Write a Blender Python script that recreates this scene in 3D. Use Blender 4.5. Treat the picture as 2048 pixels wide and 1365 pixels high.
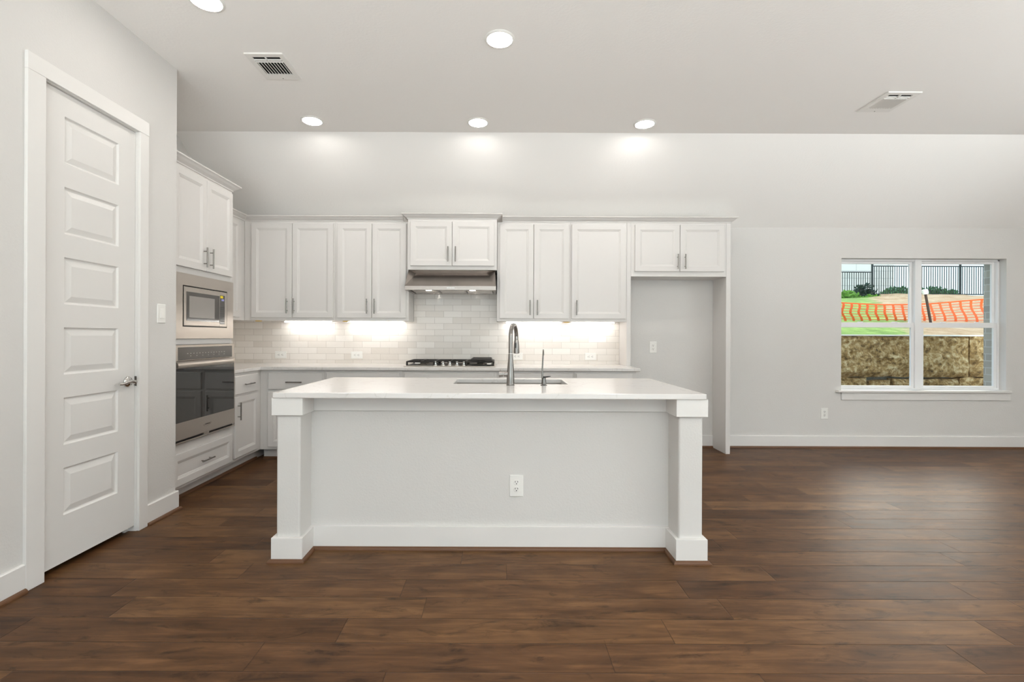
import bpy, bmesh, math, random
from mathutils import Vector, Matrix

random.seed(7)
for o in list(bpy.data.objects):
    bpy.data.objects.remove(o, do_unlink=True)
S = bpy.context.scene
COL = S.collection

# ------------------------------------------------------------------ camera
CAM_H = 1.22                       # eye height, metres
F = 950.0                          # focal length in pixels of the 2048 px wide frame
cd = bpy.data.cameras.new('camera')
cd.sensor_fit = 'HORIZONTAL'
cd.sensor_width = 36.0
cd.lens = F / 2048 * 36.0
cd.shift_x = (1024 - 996) / 2048
cd.shift_y = -(682.5 - 673) / 2048
cd.clip_start = 0.05
cd.clip_end = 300
cam = bpy.data.objects.new('camera', cd)
COL.objects.link(cam)
cam.matrix_world = (Matrix.Translation((0, 0, CAM_H)) @ Matrix.Rotation(math.pi / 2, 4, 'X')
                    @ Matrix.Rotation(0.004, 4, 'Z'))
S.camera = cam

# ------------------------------------------------------------------ world, sun, added fill lights, exposure
S.view_settings.view_transform = 'Standard'
S.view_settings.look = 'None'
S.view_settings.exposure = 0.28
S.view_settings.gamma = 1.0
S.view_settings.use_curve_mapping = False
S.cycles.use_denoising = True
S.cycles.max_bounces = 12
S.cycles.diffuse_bounces = 7
S.cycles.glossy_bounces = 5
S.cycles.transparent_max_bounces = 16
S.cycles.caustics_reflective = False
S.cycles.caustics_refractive = False
S.cycles.sample_clamp_indirect = 6.0

world = bpy.data.worlds.new('sky')
S.world = world
world.use_nodes = True
wn, wl = world.node_tree.nodes, world.node_tree.links
wn.clear()
w_out = wn.new('ShaderNodeOutputWorld')
w_bg = wn.new('ShaderNodeBackground')
w_bg.inputs['Strength'].default_value = 1.45
w_tc = wn.new('ShaderNodeTexCoord')
w_sep = wn.new('ShaderNodeSeparateXYZ')
w_ramp = wn.new('ShaderNodeValToRGB')
w_ramp.color_ramp.elements[0].position = 0.0
w_ramp.color_ramp.elements[0].color = (0.74, 0.88, 0.93, 1)
w_ramp.color_ramp.elements[1].position = 0.6
w_ramp.color_ramp.elements[1].color = (0.75, 0.92, 1.15, 1)
wl.new(w_tc.outputs['Generated'], w_sep.inputs[0])
wl.new(w_sep.outputs['Z'], w_ramp.inputs[0])
wl.new(w_ramp.outputs[0], w_bg.inputs['Color'])
wl.new(w_bg.outputs[0], w_out.inputs[0])


def add_light(name, kind, loc, direction, energy, color=(1, 1, 1), size=None, size_y=None, angle=None):
    d = bpy.data.lights.new(name, kind)
    d.energy = energy
    d.color = color
    if kind == 'AREA':
        d.shape = 'RECTANGLE'
        d.size = size
        d.size_y = size_y
    if angle is not None:
        d.angle = angle
    o = bpy.data.objects.new(name, d)
    COL.objects.link(o)
    o.location = loc
    o.rotation_euler = Vector(direction).to_track_quat('-Z', 'Z').to_euler()
    return o


add_light('sun', 'SUN', (20, 30, 25), (-0.62, -0.80, -0.56), 1.5, (1.0, 0.91, 0.78), angle=math.radians(32))
# added area lights standing in for daylight and ground bounce at unseen openings
add_light('rear_fill', 'AREA', (0.6, -3.36, 1.42), (0, 1, 0.05), 22, (0.985, 0.99, 1.0), 5.4, 2.5)
add_light('terrace_fill', 'AREA', (0.6, -4.2, 0.02), (0, 0, 1), 1250, (1.0, 0.985, 0.995), 8.0, 1.6)
add_light('right_window_fill', 'AREA', (6.78, -0.3, 1.5), (-1, 0.0, 0.05), 45, (0.96, 0.98, 1.0), 2.8, 2.2)
add_light('yard_fill', 'AREA', (7.7, -0.1, 0.02), (0, 0, 1), 1650, (1.0, 0.985, 0.995), 1.8, 6.0)
CAN_GLOW = 55.0
ROW_GLOW = 92.0
STRIP_GLOW = 22.0


# ------------------------------------------------------------------ materials
def lin(r, g, b):
    f = lambda c: c / 12.92 if c <= 0.04045 else ((c + 0.055) / 1.055) ** 2.4
    return (f(r / 255), f(g / 255), f(b / 255), 1)


def new_mat(name):
    m = bpy.data.materials.new(name)
    m.use_nodes = True
    return m, m.node_tree.nodes, m.node_tree.links, m.node_tree.nodes['Principled BSDF']


def noise_bump(nt, links, bsdf, scale, strength, dist=0.002, detail=3, stretch=None):
    tc = nt.new('ShaderNodeTexCoord')
    src = tc.outputs['Object']
    if stretch:
        mp = nt.new('ShaderNodeMapping')
        mp.inputs['Scale'].default_value = stretch
        links.new(src, mp.inputs[0])
        src = mp.outputs[0]
    n = nt.new('ShaderNodeTexNoise')
    n.inputs['Scale'].default_value = scale
    n.inputs['Detail'].default_value = detail
    links.new(src, n.inputs['Vector'])
    b = nt.new('ShaderNodeBump')
    b.inputs['Strength'].default_value = strength
    b.inputs['Distance'].default_value = dist
    links.new(n.outputs['Fac'], b.inputs['Height'])
    links.new(b.outputs[0], bsdf.inputs['Normal'])
    return n


def mat(name, color, rough=0.5, metal=0.0, ior=1.45, bump=None, emit=None, coat=0.0, aniso=0.0):
    m, nt, links, b = new_mat(name)
    b.inputs['Base Color'].default_value = color
    b.inputs['Roughness'].default_value = rough
    b.inputs['Metallic'].default_value = metal
    b.inputs['IOR'].default_value = ior
    b.inputs['Coat Weight'].default_value = coat
    b.inputs['Anisotropic'].default_value = aniso
    if emit:
        b.inputs['Emission Color'].default_value = emit[0]
        b.inputs['Emission Strength'].default_value = emit[1]
    if bump:
        noise_bump(nt, links, b, *bump)
    else:
        # a faint break-up of the sheen so nothing is perfectly even
        tc = nt.new('ShaderNodeTexCoord')
        n = nt.new('ShaderNodeTexNoise')
        n.inputs['Scale'].default_value = 9.0
        links.new(tc.outputs['Object'], n.inputs['Vector'])
        mr = nt.new('ShaderNodeMapRange')
        mr.inputs['To Min'].default_value = max(0.02, rough * 0.93)
        mr.inputs['To Max'].default_value = min(1.0, rough * 1.07)
        links.new(n.outputs['Fac'], mr.inputs['Value'])
        links.new(mr.outputs[0], b.inputs['Roughness'])
    return m


def nmath(nt, links, op, a, b=None, c=None):
    n = nt.new('ShaderNodeMath')
    n.operation = op
    for i, v in enumerate((a, b, c)):
        if v is None:
            continue
        if isinstance(v, (int, float)):
            n.inputs[i].default_value = v
        else:
            links.new(v, n.inputs[i])
    return n.outputs[0]


def nmix(nt, links, fac, a, b, blend='MIX'):
    n = nt.new('ShaderNodeMix')
    n.data_type = 'RGBA'
    n.blend_type = blend
    for sock, v in ((n.inputs[0], fac), (n.inputs[6], a), (n.inputs[7], b)):
        if isinstance(v, (int, float)):
            sock.default_value = v
        elif isinstance(v, tuple):
            sock.default_value = v
        else:
            links.new(v, sock)
    return n.outputs[2]


def plank_floor():
    m, nt, links, b = new_mat('hickory_planks')
    W, L, Y0 = 0.1635, 1.35, 2.049
    tc = nt.new('ShaderNodeTexCoord')
    sp = nt.new('ShaderNodeSeparateXYZ')
    links.new(tc.outputs['Object'], sp.inputs[0])
    x, y = sp.outputs[0], sp.outputs[1]
    M = lambda op, a, b_=None, c=None: nmath(nt, links, op, a, b_, c)
    v = M('DIVIDE', M('SUBTRACT', y, Y0), W)
    row = M('FLOOR', v)
    wn1 = nt.new('ShaderNodeTexWhiteNoise')
    wn1.noise_dimensions = '1D'
    links.new(row, wn1.inputs['W'])
    u = M('ADD', M('DIVIDE', x, L), M('MULTIPLY', wn1.outputs['Value'], 9.0))
    pl = M('FLOOR', u)
    cid = nt.new('ShaderNodeCombineXYZ')
    links.new(row, cid.inputs[0])
    links.new(pl, cid.inputs[1])
    wn2 = nt.new('ShaderNodeTexWhiteNoise')
    wn2.noise_dimensions = '3D'
    links.new(cid.outputs[0], wn2.inputs['Vector'])
    pid = wn2.outputs['Value']
    fy, fx = M('FRACT', v), M('FRACT', u)
    dy = M('MULTIPLY', M('MINIMUM', fy, M('SUBTRACT', 1.0, fy)), W)
    dx = M('MULTIPLY', M('MINIMUM', fx, M('SUBTRACT', 1.0, fx)), L)
    dist = M('MINIMUM', dy, dx)
    seam = nt.new('ShaderNodeMapRange')
    seam.inputs['From Min'].default_value = 0.0004
    seam.inputs['From Max'].default_value = 0.0022
    links.new(dist, seam.inputs['Value'])
    bev = nt.new('ShaderNodeMapRange')
    bev.inputs['From Min'].default_value = 0.0
    bev.inputs['From Max'].default_value = 0.004
    links.new(dist, bev.inputs['Value'])
    # per plank shifted coordinates
    cc = nt.new('ShaderNodeCombineXYZ')
    links.new(M('ADD', x, M('MULTIPLY', pid, 37.0)), cc.inputs[0])
    links.new(M('ADD', y, M('MULTIPLY', pid, 11.0)), cc.inputs[1])

    def nz(scale, stretch, detail=4, rough=0.55, dist_=0.0):
        mp = nt.new('ShaderNodeMapping')
        mp.inputs['Scale'].default_value = stretch
        links.new(cc.outputs[0], mp.inputs[0])
        n = nt.new('ShaderNodeTexNoise')
        n.inputs['Scale'].default_value = scale
        n.inputs['Detail'].default_value = detail
        n.inputs['Roughness'].default_value = rough
        n.inputs['Distortion'].default_value = dist_
        links.new(mp.outputs[0], n.inputs['Vector'])
        return n.outputs['Fac']

    blotch = nz(1.0, (3.2, 7.5, 1), 5, 0.6, 0.6)
    streak = nz(1.0, (2.4, 26, 1), 5, 0.6, 0.9)
    fine = nz(1.0, (9, 240, 1), 3, 0.6)
    ramp = nt.new('ShaderNodeValToRGB')
    cr = ramp.color_ramp
    cr.elements[0].position = 0.28
    cr.elements[0].color = lin(52, 33, 19)
    cr.elements[1].position = 0.72
    cr.elements[1].color = lin(124, 90, 59)
    e = cr.elements.new(0.5)
    e.color = lin(90, 62, 39)
    mixv = M('ADD', M('MULTIPLY', streak, 0.55), M('MULTIPLY', blotch, 0.45))
    mixv = M('ADD', mixv, M('MULTIPLY', M('SUBTRACT', pid, 0.5), 0.17))
    links.new(mixv, ramp.inputs[0])
    dark = nt.new('ShaderNodeMapRange')
    dark.inputs['From Min'].default_value = 0.30
    dark.inputs['From Max'].default_value = 0.44
    dark.inputs['To Min'].default_value = 0.42
    dark.inputs['To Max'].default_value = 1.0
    links.new(nz(1.0, (5.0, 13.0, 1), 6, 0.66, 1.2), dark.inputs['Value'])
    f = nt.new('ShaderNodeMapRange')
    f.inputs['To Min'].default_value = 0.84
    f.inputs['To Max'].default_value = 1.14
    links.new(fine, f.inputs['Value'])
    gain = M('MULTIPLY', M('MULTIPLY', dark.outputs[0], f.outputs[0]),
             M('ADD', 0.42, M('MULTIPLY', seam.outputs[0], 0.58)))
    gc = nt.new('ShaderNodeCombineColor')
    for i in range(3):
        links.new(gain, gc.inputs[i])
    tint = nmix(nt, links, pid, (1.0, 0.97, 0.95, 1), (1.0, 1.02, 1.0, 1))
    col = nmix(nt, links, 1.0, ramp.outputs[0], gc.outputs[0], 'MULTIPLY')
    col = nmix(nt, links, 1.0, col, tint, 'MULTIPLY')
    links.new(col, b.inputs['Base Color'])
    rr = nt.new('ShaderNodeMapRange')
    rr.inputs['To Min'].default_value = 0.36
    rr.inputs['To Max'].default_value = 0.52
    links.new(streak, rr.inputs['Value'])
    links.new(rr.outputs[0], b.inputs['Roughness'])
    b.inputs['IOR'].default_value = 1.28
    bu = nt.new('ShaderNodeBump')
    bu.inputs['Strength'].default_value = 0.5
    bu.inputs['Distance'].default_value = 0.0015
    links.new(M('ADD', bev.outputs[0], M('MULTIPLY', blotch, 0.9)), bu.inputs['Height'])
    links.new(bu.outputs[0], b.inputs['Normal'])
    return m


def tile_mat(axis):
    """glazed hand-made tile 200 x 66 mm in running bond; axis 0 = wall along x, 1 = wall along y"""
    m, nt, links, b = new_mat('glazed_tile' if axis == 0 else 'glazed_tile_side')
    tc = nt.new('ShaderNodeTexCoord')
    sp = nt.new('ShaderNodeSeparateXYZ')
    links.new(tc.outputs['Object'], sp.inputs[0])
    cb = nt.new('ShaderNodeCombineXYZ')
    links.new(sp.outputs[axis], cb.inputs[0])
    links.new(sp.outputs[2], cb.inputs[1])
    br = nt.new('ShaderNodeTexBrick')
    br.offset = 0.5
    br.inputs['Scale'].default_value = 1.0
    br.inputs['Brick Width'].default_value = 0.2
    br.inputs['Row Height'].default_value = 0.068
    br.inputs['Mortar Size'].default_value = 0.0014
    br.inputs['Mortar Smooth'].default_value = 0.25
    br.inputs['Color1'].default_value = lin(236, 231, 225)
    br.inputs['Color2'].default_value = lin(221, 214, 206)
    br.inputs['Mortar'].default_value = lin(190, 182, 174)
    links.new(cb.outputs[0], br.inputs['Vector'])
    n = nt.new('ShaderNodeTexNoise')
    n.inputs['Scale'].default_value = 16
    n.inputs['Detail'].default_value = 2
    links.new(tc.outputs['Object'], n.inputs['Vector'])
    col = nmix(nt, links, 0.10, br.outputs['Color'], n.outputs['Fac'])
    links.new(br.outputs['Color'], b.inputs['Base Color'])
    b.inputs['Roughness'].default_value = 0.13
    b.inputs['IOR'].default_value = 1.5
    h = nmath(nt, links, 'SUBTRACT', nmath(nt, links, 'MULTIPLY', n.outputs['Fac'], 1.6), br.outputs['Fac'])
    bu = nt.new('ShaderNodeBump')
    bu.inputs['Strength'].default_value = 0.55
    bu.inputs['Distance'].default_value = 0.003
    links.new(h, bu.inputs['Height'])
    links.new(bu.outputs[0], b.inputs['Normal'])
    return m


def quartz():
    m, nt, links, b = new_mat('white_quartz')
    tc = nt.new('ShaderNodeTexCoord')
    n = nt.new('ShaderNodeTexNoise')
    n.inputs['Scale'].default_value = 2.2
    n.inputs['Detail'].default_value = 6
    n.inputs['Distortion'].default_value = 1.6
    links.new(tc.outputs['Object'], n.inputs['Vector'])
    d = nmath(nt, links, 'ABSOLUTE', nmath(nt, links, 'SUBTRACT', n.outputs['Fac'], 0.5))
    r = nt.new('ShaderNodeValToRGB')
    r.color_ramp.elements[0].color = lin(203, 199, 194)
    r.color_ramp.elements[0].position = 0.0
    r.color_ramp.elements[1].color = lin(216, 213, 210)
    r.color_ramp.elements[1].position = 0.008
    links.new(d, r.inputs[0])
    links.new(r.outputs[0], b.inputs['Base Color'])
    b.inputs['Roughness'].default_value = 0.2
    b.inputs['IOR'].default_value = 1.5
    return m


def stone(name, c1, c2, c3, scale, bump, dist=0.05):
    m, nt, links, b = new_mat(name)
    tc = nt.new('ShaderNodeTexCoord')
    n = nt.new('ShaderNodeTexNoise')
    n.inputs['Scale'].default_value = scale
    n.inputs['Detail'].default_value = 9
    n.inputs['Roughness'].default_value = 0.68
    links.new(tc.outputs['Object'], n.inputs['Vector'])
    r = nt.new('ShaderNodeValToRGB')
    r.color_ramp.elements[0].position = 0.32
    r.color_ramp.elements[0].color = c1
    r.color_ramp.elements[1].position = 0.68
    r.color_ramp.elements[1].color = c3
    r.color_ramp.elements.new(0.5).color = c2
    links.new(n.outputs['Fac'], r.inputs[0])
    links.new(r.outputs[0], b.inputs['Base Color'])
    b.inputs['Roughness'].default_value = 0.9
    bu = nt.new('ShaderNodeBump')
    bu.inputs['Strength'].default_value = bump
    bu.inputs['Distance'].default_value = dist
    links.new(n.outputs['Fac'], bu.inputs['Height'])
    links.new(bu.outputs[0], b.inputs['Normal'])
    return m


def hill_mat():
    m, nt, links, b = new_mat('hillside')
    tc = nt.new('ShaderNodeTexCoord')
    sp = nt.new('ShaderNodeSeparateXYZ')
    links.new(tc.outputs['Object'], sp.inputs[0])
    n = nt.new('ShaderNodeTexNoise')
    n.inputs['Scale'].default_value = 2.6
    n.inputs['Detail'].default_value = 10
    n.inputs['Roughness'].default_value = 0.7
    links.new(tc.outputs['Object'], n.inputs['Vector'])
    soil = nt.new('ShaderNodeValToRGB')
    soil.color_ramp.elements[0].position = 0.3
    soil.color_ramp.elements[0].color = lin(182, 134, 88)
    soil.color_ramp.elements[1].position = 0.7
    soil.color_ramp.elements[1].color = lin(236, 208, 166)
    links.new(n.outputs['Fac'], soil.inputs[0])
    grass = nt.new('ShaderNodeValToRGB')
    grass.color_ramp.elements[0].position = 0.3
    grass.color_ramp.elements[0].color = lin(86, 128, 40)
    grass.color_ramp.elements[1].position = 0.7
    grass.color_ramp.elements[1].color = lin(192, 220, 112)
    links.new(n.outputs['Fac'], grass.inputs[0])
    e = nmath(nt, links, 'ADD', sp.outputs[0], nmath(nt, links, 'MULTIPLY', n.outputs['Fac'], 1.6))
    e = nmath(nt, links, 'SUBTRACT', e, nmath(nt, links, 'MULTIPLY', sp.outputs[1], 0.70))
    mr = nt.new('ShaderNodeMapRange')
    mr.inputs['From Min'].default_value = 2.0
    mr.inputs['From Max'].default_value = 2.4
    links.new(e, mr.inputs['Value'])
    col = nmix(nt, links, mr.outputs[0], grass.outputs[0], soil.outputs[0])
    links.new(col, b.inputs['Base Color'])
    b.inputs['Roughness'].default_value = 0.95
    bu = nt.new('ShaderNodeBump')
    bu.inputs['Strength'].default_value = 0.8
    bu.inputs['Distance'].default_value = 0.12
    links.new(n.outputs['Fac'], bu.inputs['Height'])
    links.new(bu.outputs[0], b.inputs['Normal'])
    return m


def brick_mat(name, c1, c2, mortar, bw, rh, ms, plane='xz'):
    m, nt, links, b = new_mat(name)
    tc = nt.new('ShaderNodeTexCoord')
    sp = nt.new('ShaderNodeSeparateXYZ')
    links.new(tc.outputs['Object'], sp.inputs[0])
    cb = nt.new('ShaderNodeCombineXYZ')
    links.new(nmath(nt, links, 'ADD', sp.outputs[0], sp.outputs[1]), cb.inputs[0])
    links.new(sp.outputs[2], cb.inputs[1])
    br = nt.new('ShaderNodeTexBrick')
    br.inputs['Scale'].default_value = 1.0
    br.inputs['Brick Width'].default_value = bw
    br.inputs['Row Height'].default_value = rh
    br.inputs['Mortar Size'].default_value = ms
    br.inputs['Color1'].default_value = c1
    br.inputs['Color2'].default_value = c2
    br.inputs['Mortar'].default_value = mortar
    links.new(cb.outputs[0], br.inputs['Vector'])
    links.new(br.outputs['Color'], b.inputs['Base Color'])
    b.inputs['Roughness'].default_value = 0.9
    bu = nt.new('ShaderNodeBump')
    bu.inputs['Strength'].default_value = 0.6
    bu.inputs['Distance'].default_value = 0.01
    bu.invert = True
    links.new(br.outputs['Fac'], bu.inputs['Height'])
    links.new(bu.outputs[0], b.inputs['Normal'])
    return m


def glass_mat():
    m = bpy.data.materials.new('window_glass')
    m.use_nodes = True
    nt, links = m.node_tree.nodes, m.node_tree.links
    nt.clear()
    out = nt.new('ShaderNodeOutputMaterial')
    tr = nt.new('ShaderNodeBsdfTransparent')
    tr.inputs[0].default_value = (0.96, 0.985, 0.98, 1)
    gl = nt.new('ShaderNodeBsdfGlossy')
    gl.inputs['Roughness'].default_value = 0.02
    fr = nt.new('ShaderNodeFresnel')
    fr.inputs['IOR'].default_value = 1.45
    ge = nt.new('ShaderNodeNewGeometry')          # mirror only at the face the ray enters by
    front = nmath(nt, links, 'SUBTRACT', 1.0, ge.outputs['Backfacing'])
    mx = nt.new('ShaderNodeMixShader')
    links.new(nmath(nt, links, 'MULTIPLY', fr.outputs[0], front), mx.inputs[0])
    links.new(tr.outputs[0], mx.inputs[1])
    links.new(gl.outputs[0], mx.inputs[2])
    links.new(mx.outputs[0], out.inputs[0])
    return m


WALL = mat('wall_paint', lin(213, 211, 208), 0.75, bump=(95, 0.30, 0.003, 3))
CEIL = mat('ceiling_paint', lin(243, 241, 238), 0.85, bump=(60, 0.32, 0.003, 3))
TRIM = mat('trim_paint', lin(225, 223, 220), 0.38)
CAB = mat('cabinet_paint', lin(214, 211, 208), 0.36)
DOORP = mat('door_paint', lin(222, 220, 217), 0.4)
FLOOR = plank_floor()
SHOE = mat('stained_shoe_wood', lin(98, 66, 42), 0.45, bump=(40, 0.15, 0.001, 4))
TILE, TILE_S = tile_mat(0), tile_mat(1)
QUARTZ = quartz()
STEEL = mat('brushed_steel', lin(196, 188, 180), 0.3, 1.0, bump=(30, 0.05, 0.0005, 2, (1, 1, 60)))
HOODSTEEL = mat('hood_steel', lin(160, 152, 146), 0.27, 1.0, bump=(30, 0.05, 0.0005, 2, (1, 1, 60)))
STEEL_D = mat('dark_steel', lin(120, 114, 108), 0.32, 1.0)
CHROME = mat('chrome', lin(205, 203, 200), 0.12, 1.0)
DCHROME = mat('dark_chrome', lin(128, 124, 120), 0.14, 1.0)
NICKEL = mat('satin_nickel', lin(142, 138, 134), 0.25, 1.0)
BLACKGLASS = mat('black_oven_glass', lin(20, 19, 18), 0.03, 0.0, 2.0)
GREYGLASS = mat('grey_display_glass', lin(70, 66, 62), 0.15, 0.0, 1.8)
MWDOOR = mat('grey_door_glass', lin(72, 68, 64), 0.1, 0.0, 1.7)
MWWIN = mat('pale_mesh_window', lin(150, 145, 140), 0.25)
BLACK = mat('black_enamel', lin(24, 22, 20), 0.35)
IRON = mat('cast_iron', lin(30, 26, 23), 0.55, bump=(150, 0.2, 0.001, 2))
DARK = mat('void_shade_black', lin(10, 10, 10), 0.9)  # near-black colour standing in for the shade inside the vent
PLASTIC = mat('white_plastic', lin(236, 235, 231), 0.35)
SLOT = mat('slot_grey', lin(60, 58, 56), 0.6)
YELLOW = mat('yellow_label', lin(240, 214, 20), 0.5)
BRASSY = mat('brass_yellow_clip', lin(226, 188, 92), 0.4)
LCD = mat('display_blue', lin(150, 150, 215), 0.3)
VENTW = mat('vent_white', lin(232, 230, 226), 0.45)
VINYL = mat('window_vinyl', lin(236, 236, 236), 0.35)
GLASS = glass_mat()
CANLENS = mat('lamp_lens', (1, 1, 1, 1), 0.4, emit=((1.0, 0.945, 0.885, 1), CAN_GLOW))
ROWLENS = mat('lamp_lens_kitchen', (1, 1, 1, 1), 0.4, emit=((1.0, 0.955, 0.905, 1), ROW_GLOW))
STRIPLENS = mat('strip_lens', (1, 1, 1, 1), 0.4, emit=((1.0, 0.97, 0.93, 1), STRIP_GLOW))
HOODLENS = mat('hood_lamp_lens', (1, 1, 1, 1), 0.4, emit=((1.0, 0.92, 0.82, 1), 34.0))
ROCK = stone('limestone_rough', lin(78, 56, 26), lin(190, 154, 96), lin(250, 232, 186), 15.0, 1.0, 0.05)
ROCKTOP = stone('limestone_cap_sunlit', lin(232, 228, 212), lin(244, 240, 228), lin(252, 250, 242), 5.0, 0.4, 0.02)  # near-white puts the sunlit top edge into the colour
MORTAR = stone('grey_mortar', lin(120, 124, 116), lin(150, 154, 144), lin(176, 180, 170), 9.0, 0.5, 0.02)
HILL = hill_mat()
GRAVEL = stone('yard_gravel', lin(120, 112, 98), lin(160, 150, 134), lin(190, 182, 166), 20.0, 0.6, 0.02)
HOUSESTONE = brick_mat('white_limestone_veneer', lin(246, 246, 242), lin(236, 236, 230), lin(214, 218, 214), 0.9, 0.42, 0.02)
BRICK = brick_mat('grey_tan_brick', lin(176, 170, 158), lin(160, 156, 148), lin(186, 184, 178), 0.24, 0.08, 0.006)
IRONFENCE = mat('black_fence_paint', lin(34, 46, 48), 0.5)
ORANGE = mat('orange_mesh_plastic', lin(246, 104, 36), 0.5)
LEAF_L = mat('leaf_light', lin(122, 172, 62), 0.6)
LEAF_D = mat('leaf_dark', lin(30, 62, 50), 0.6)
LEAF_M = mat('leaf_mid', lin(76, 128, 76), 0.6)
STEM = mat('stem_brown', lin(84, 66, 44), 0.8)
RUST = mat('weathered_post', lin(70, 54, 46), 0.7)
ROOF = mat('roof_shingle', lin(96, 92, 88), 0.9, bump=(14, 0.5, 0.01, 3))


# ------------------------------------------------------------------ mesh building
class MB:
    def __init__(s):
        s.v, s.f, s.mi, s.cur = [], [], [], 0
        s.smooth = set()

    def face(s, idx, smooth=False):
        if smooth:
            s.smooth.add(len(s.f))
        s.f.append(idx)
        s.mi.append(s.cur)

    def box(s, x0, x1, y0, y1, z0, z1):
        x0, x1 = min(x0, x1), max(x0, x1)
        y0, y1 = min(y0, y1), max(y0, y1)
        z0, z1 = min(z0, z1), max(z0, z1)
        n = len(s.v)
        s.v += [(x0, y0, z0), (x1, y0, z0), (x1, y1, z0), (x0, y1, z0),
                (x0, y0, z1), (x1, y0, z1), (x1, y1, z1), (x0, y1, z1)]
        for q in ((0, 3, 2, 1), (4, 5, 6, 7), (0, 1, 5, 4), (1, 2, 6, 5), (2, 3, 7, 6), (3, 0, 4, 7)):
            s.face([n + i for i in q])
        return s

    def obox(s, c, u, v, w, hu, hv, hw):
        c, u, v, w = Vector(c), Vector(u).normalized(), Vector(v).normalized(), Vector(w).normalized()
        n = len(s.v)
        for c3 in (-1, 1):
            for a, b in ((-1, -1), (1, -1), (1, 1), (-1, 1)):
                s.v.append(tuple(c + u * hu * a + v * hv * b + w * hw * c3))
        for q in ((0, 3, 2, 1), (4, 5, 6, 7), (0, 1, 5, 4), (1, 2, 6, 5), (2, 3, 7, 6), (3, 0, 4, 7)):
            s.face([n + i for i in q])
        return s

    def prism(s, poly, axis, a0, a1):
        """poly: 2D points in the plane perpendicular to the axis"""
        n = len(s.v)
        k = len(poly)
        for a in (a0, a1):
            for p, q in poly:
                s.v.append({'x': (a, p, q), 'y': (p, a, q), 'z': (p, q, a)}[axis])
        s.face(list(range(n, n + k)))
        s.face(list(range(n + 2 * k - 1, n + k - 1, -1)))
        for i in range(k):
            j = (i + 1) % k
            s.face([n + i, n + j, n + k + j, n + k + i])
        return s

    def rings(s, loops, cap0=True, cap1=True, smooth=True):
        n = len(s.v)
        k = len(loops[0])
        for L in loops:
            s.v += [tuple(p) for p in L]
        for r in range(len(loops) - 1):
            for i in range(k):
                j = (i + 1) % k
                s.face([n + r * k + i, n + r * k + j, n + (r + 1) * k + j, n + (r + 1) * k + i], smooth)
        if cap0:
            s.face(list(range(n + k - 1, n - 1, -1)))
        if cap1:
            e = n + (len(loops) - 1) * k
            s.face(list(range(e, e + k)))
        return s

    def lathe(s, c, axis, prof, seg=24):
        """prof: (radius, distance along axis)"""
        c, ax = Vector(c), Vector(axis).normalized()
        t = Vector((1, 0, 0)) if abs(ax.x) < 0.9 else Vector((0, 1, 0))
        a = ax.cross(t).normalized()
        b = ax.cross(a).normalized()
        loops = []
        for r, h in prof:
            loops.append([c + ax * h + (a * math.cos(2 * math.pi * i / seg) + b * math.sin(2 * math.pi * i / seg)) * max(r, 1e-4)
                          for i in range(seg)])
        return s.rings(loops)

    def cyl(s, p0, p1, r, seg=16, r1=None):
        p0, p1 = Vector(p0), Vector(p1)
        return s.lathe(p0, p1 - p0, [(r, 0), (r if r1 is None else r1, (p1 - p0).length)], seg)

    def tube(s, pts, r, seg=14):
        pts = [Vector(p) for p in pts]
        rs = r if isinstance(r, (list, tuple)) else [r] * len(pts)
        loops, prev = [], None
        for i, p in enumerate(pts):
            d = (pts[min(i + 1, len(pts) - 1)] - pts[max(i - 1, 0)]).normalized()
            if prev is None:
                t = Vector((0, 0, 1)) if abs(d.z) < 0.9 else Vector((1, 0, 0))
                a = d.cross(t).normalized()
            else:
                a = (prev - d * prev.dot(d)).normalized()
            prev = a
            b = d.cross(a).normalized()
            loops.append([p + (a * math.cos(2 * math.pi * k / seg) + b * math.sin(2 * math.pi * k / seg)) * rs[i]
                          for k in range(seg)])
        return s.rings(loops)

    def panel(s, O, U, V, Wn, u0, u1, v0, v1, prof, cap_back=True):
        """a rectangular piece with a moulded front: prof = (inset, height along Wn) from back to centre"""
        O, U, V, Wn = Vector(O), Vector(U), Vector(V), Vector(Wn)
        loops = []
        for ins, w in prof:
            loops.append([O + U * a + V * b + Wn * w for a, b in
                          ((u0 + ins, v0 + ins), (u1 - ins, v0 + ins), (u1 - ins, v1 - ins), (u0 + ins, v1 - ins))])
        return s.rings(loops, cap_back, True, False)

    def sweep(s, path, prof, outward, closed_ends=True):
        """moulding along a horizontal polyline; prof = (outward offset, z); outward: +1 = to the right of travel"""
        P = [Vector(p) for p in path]
        loops = []
        for i, p in enumerate(P):
            ds = []
            if i > 0:
                ds.append((P[i] - P[i - 1]).normalized())
            if i < len(P) - 1:
                ds.append((P[i + 1] - P[i]).normalized())
            ns = [Vector((d.y, -d.x)) * outward for d in ds]
            if len(ns) == 2:
                m = (ns[0] + ns[1])
                m = m / max(1e-6, m.dot(ns[0]))
            else:
                m = ns[0]
            loops.append([(p.x + m.x * o, p.y + m.y * o, z) for o, z in prof])
        return s.rings(loops, True, True, False)


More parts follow.
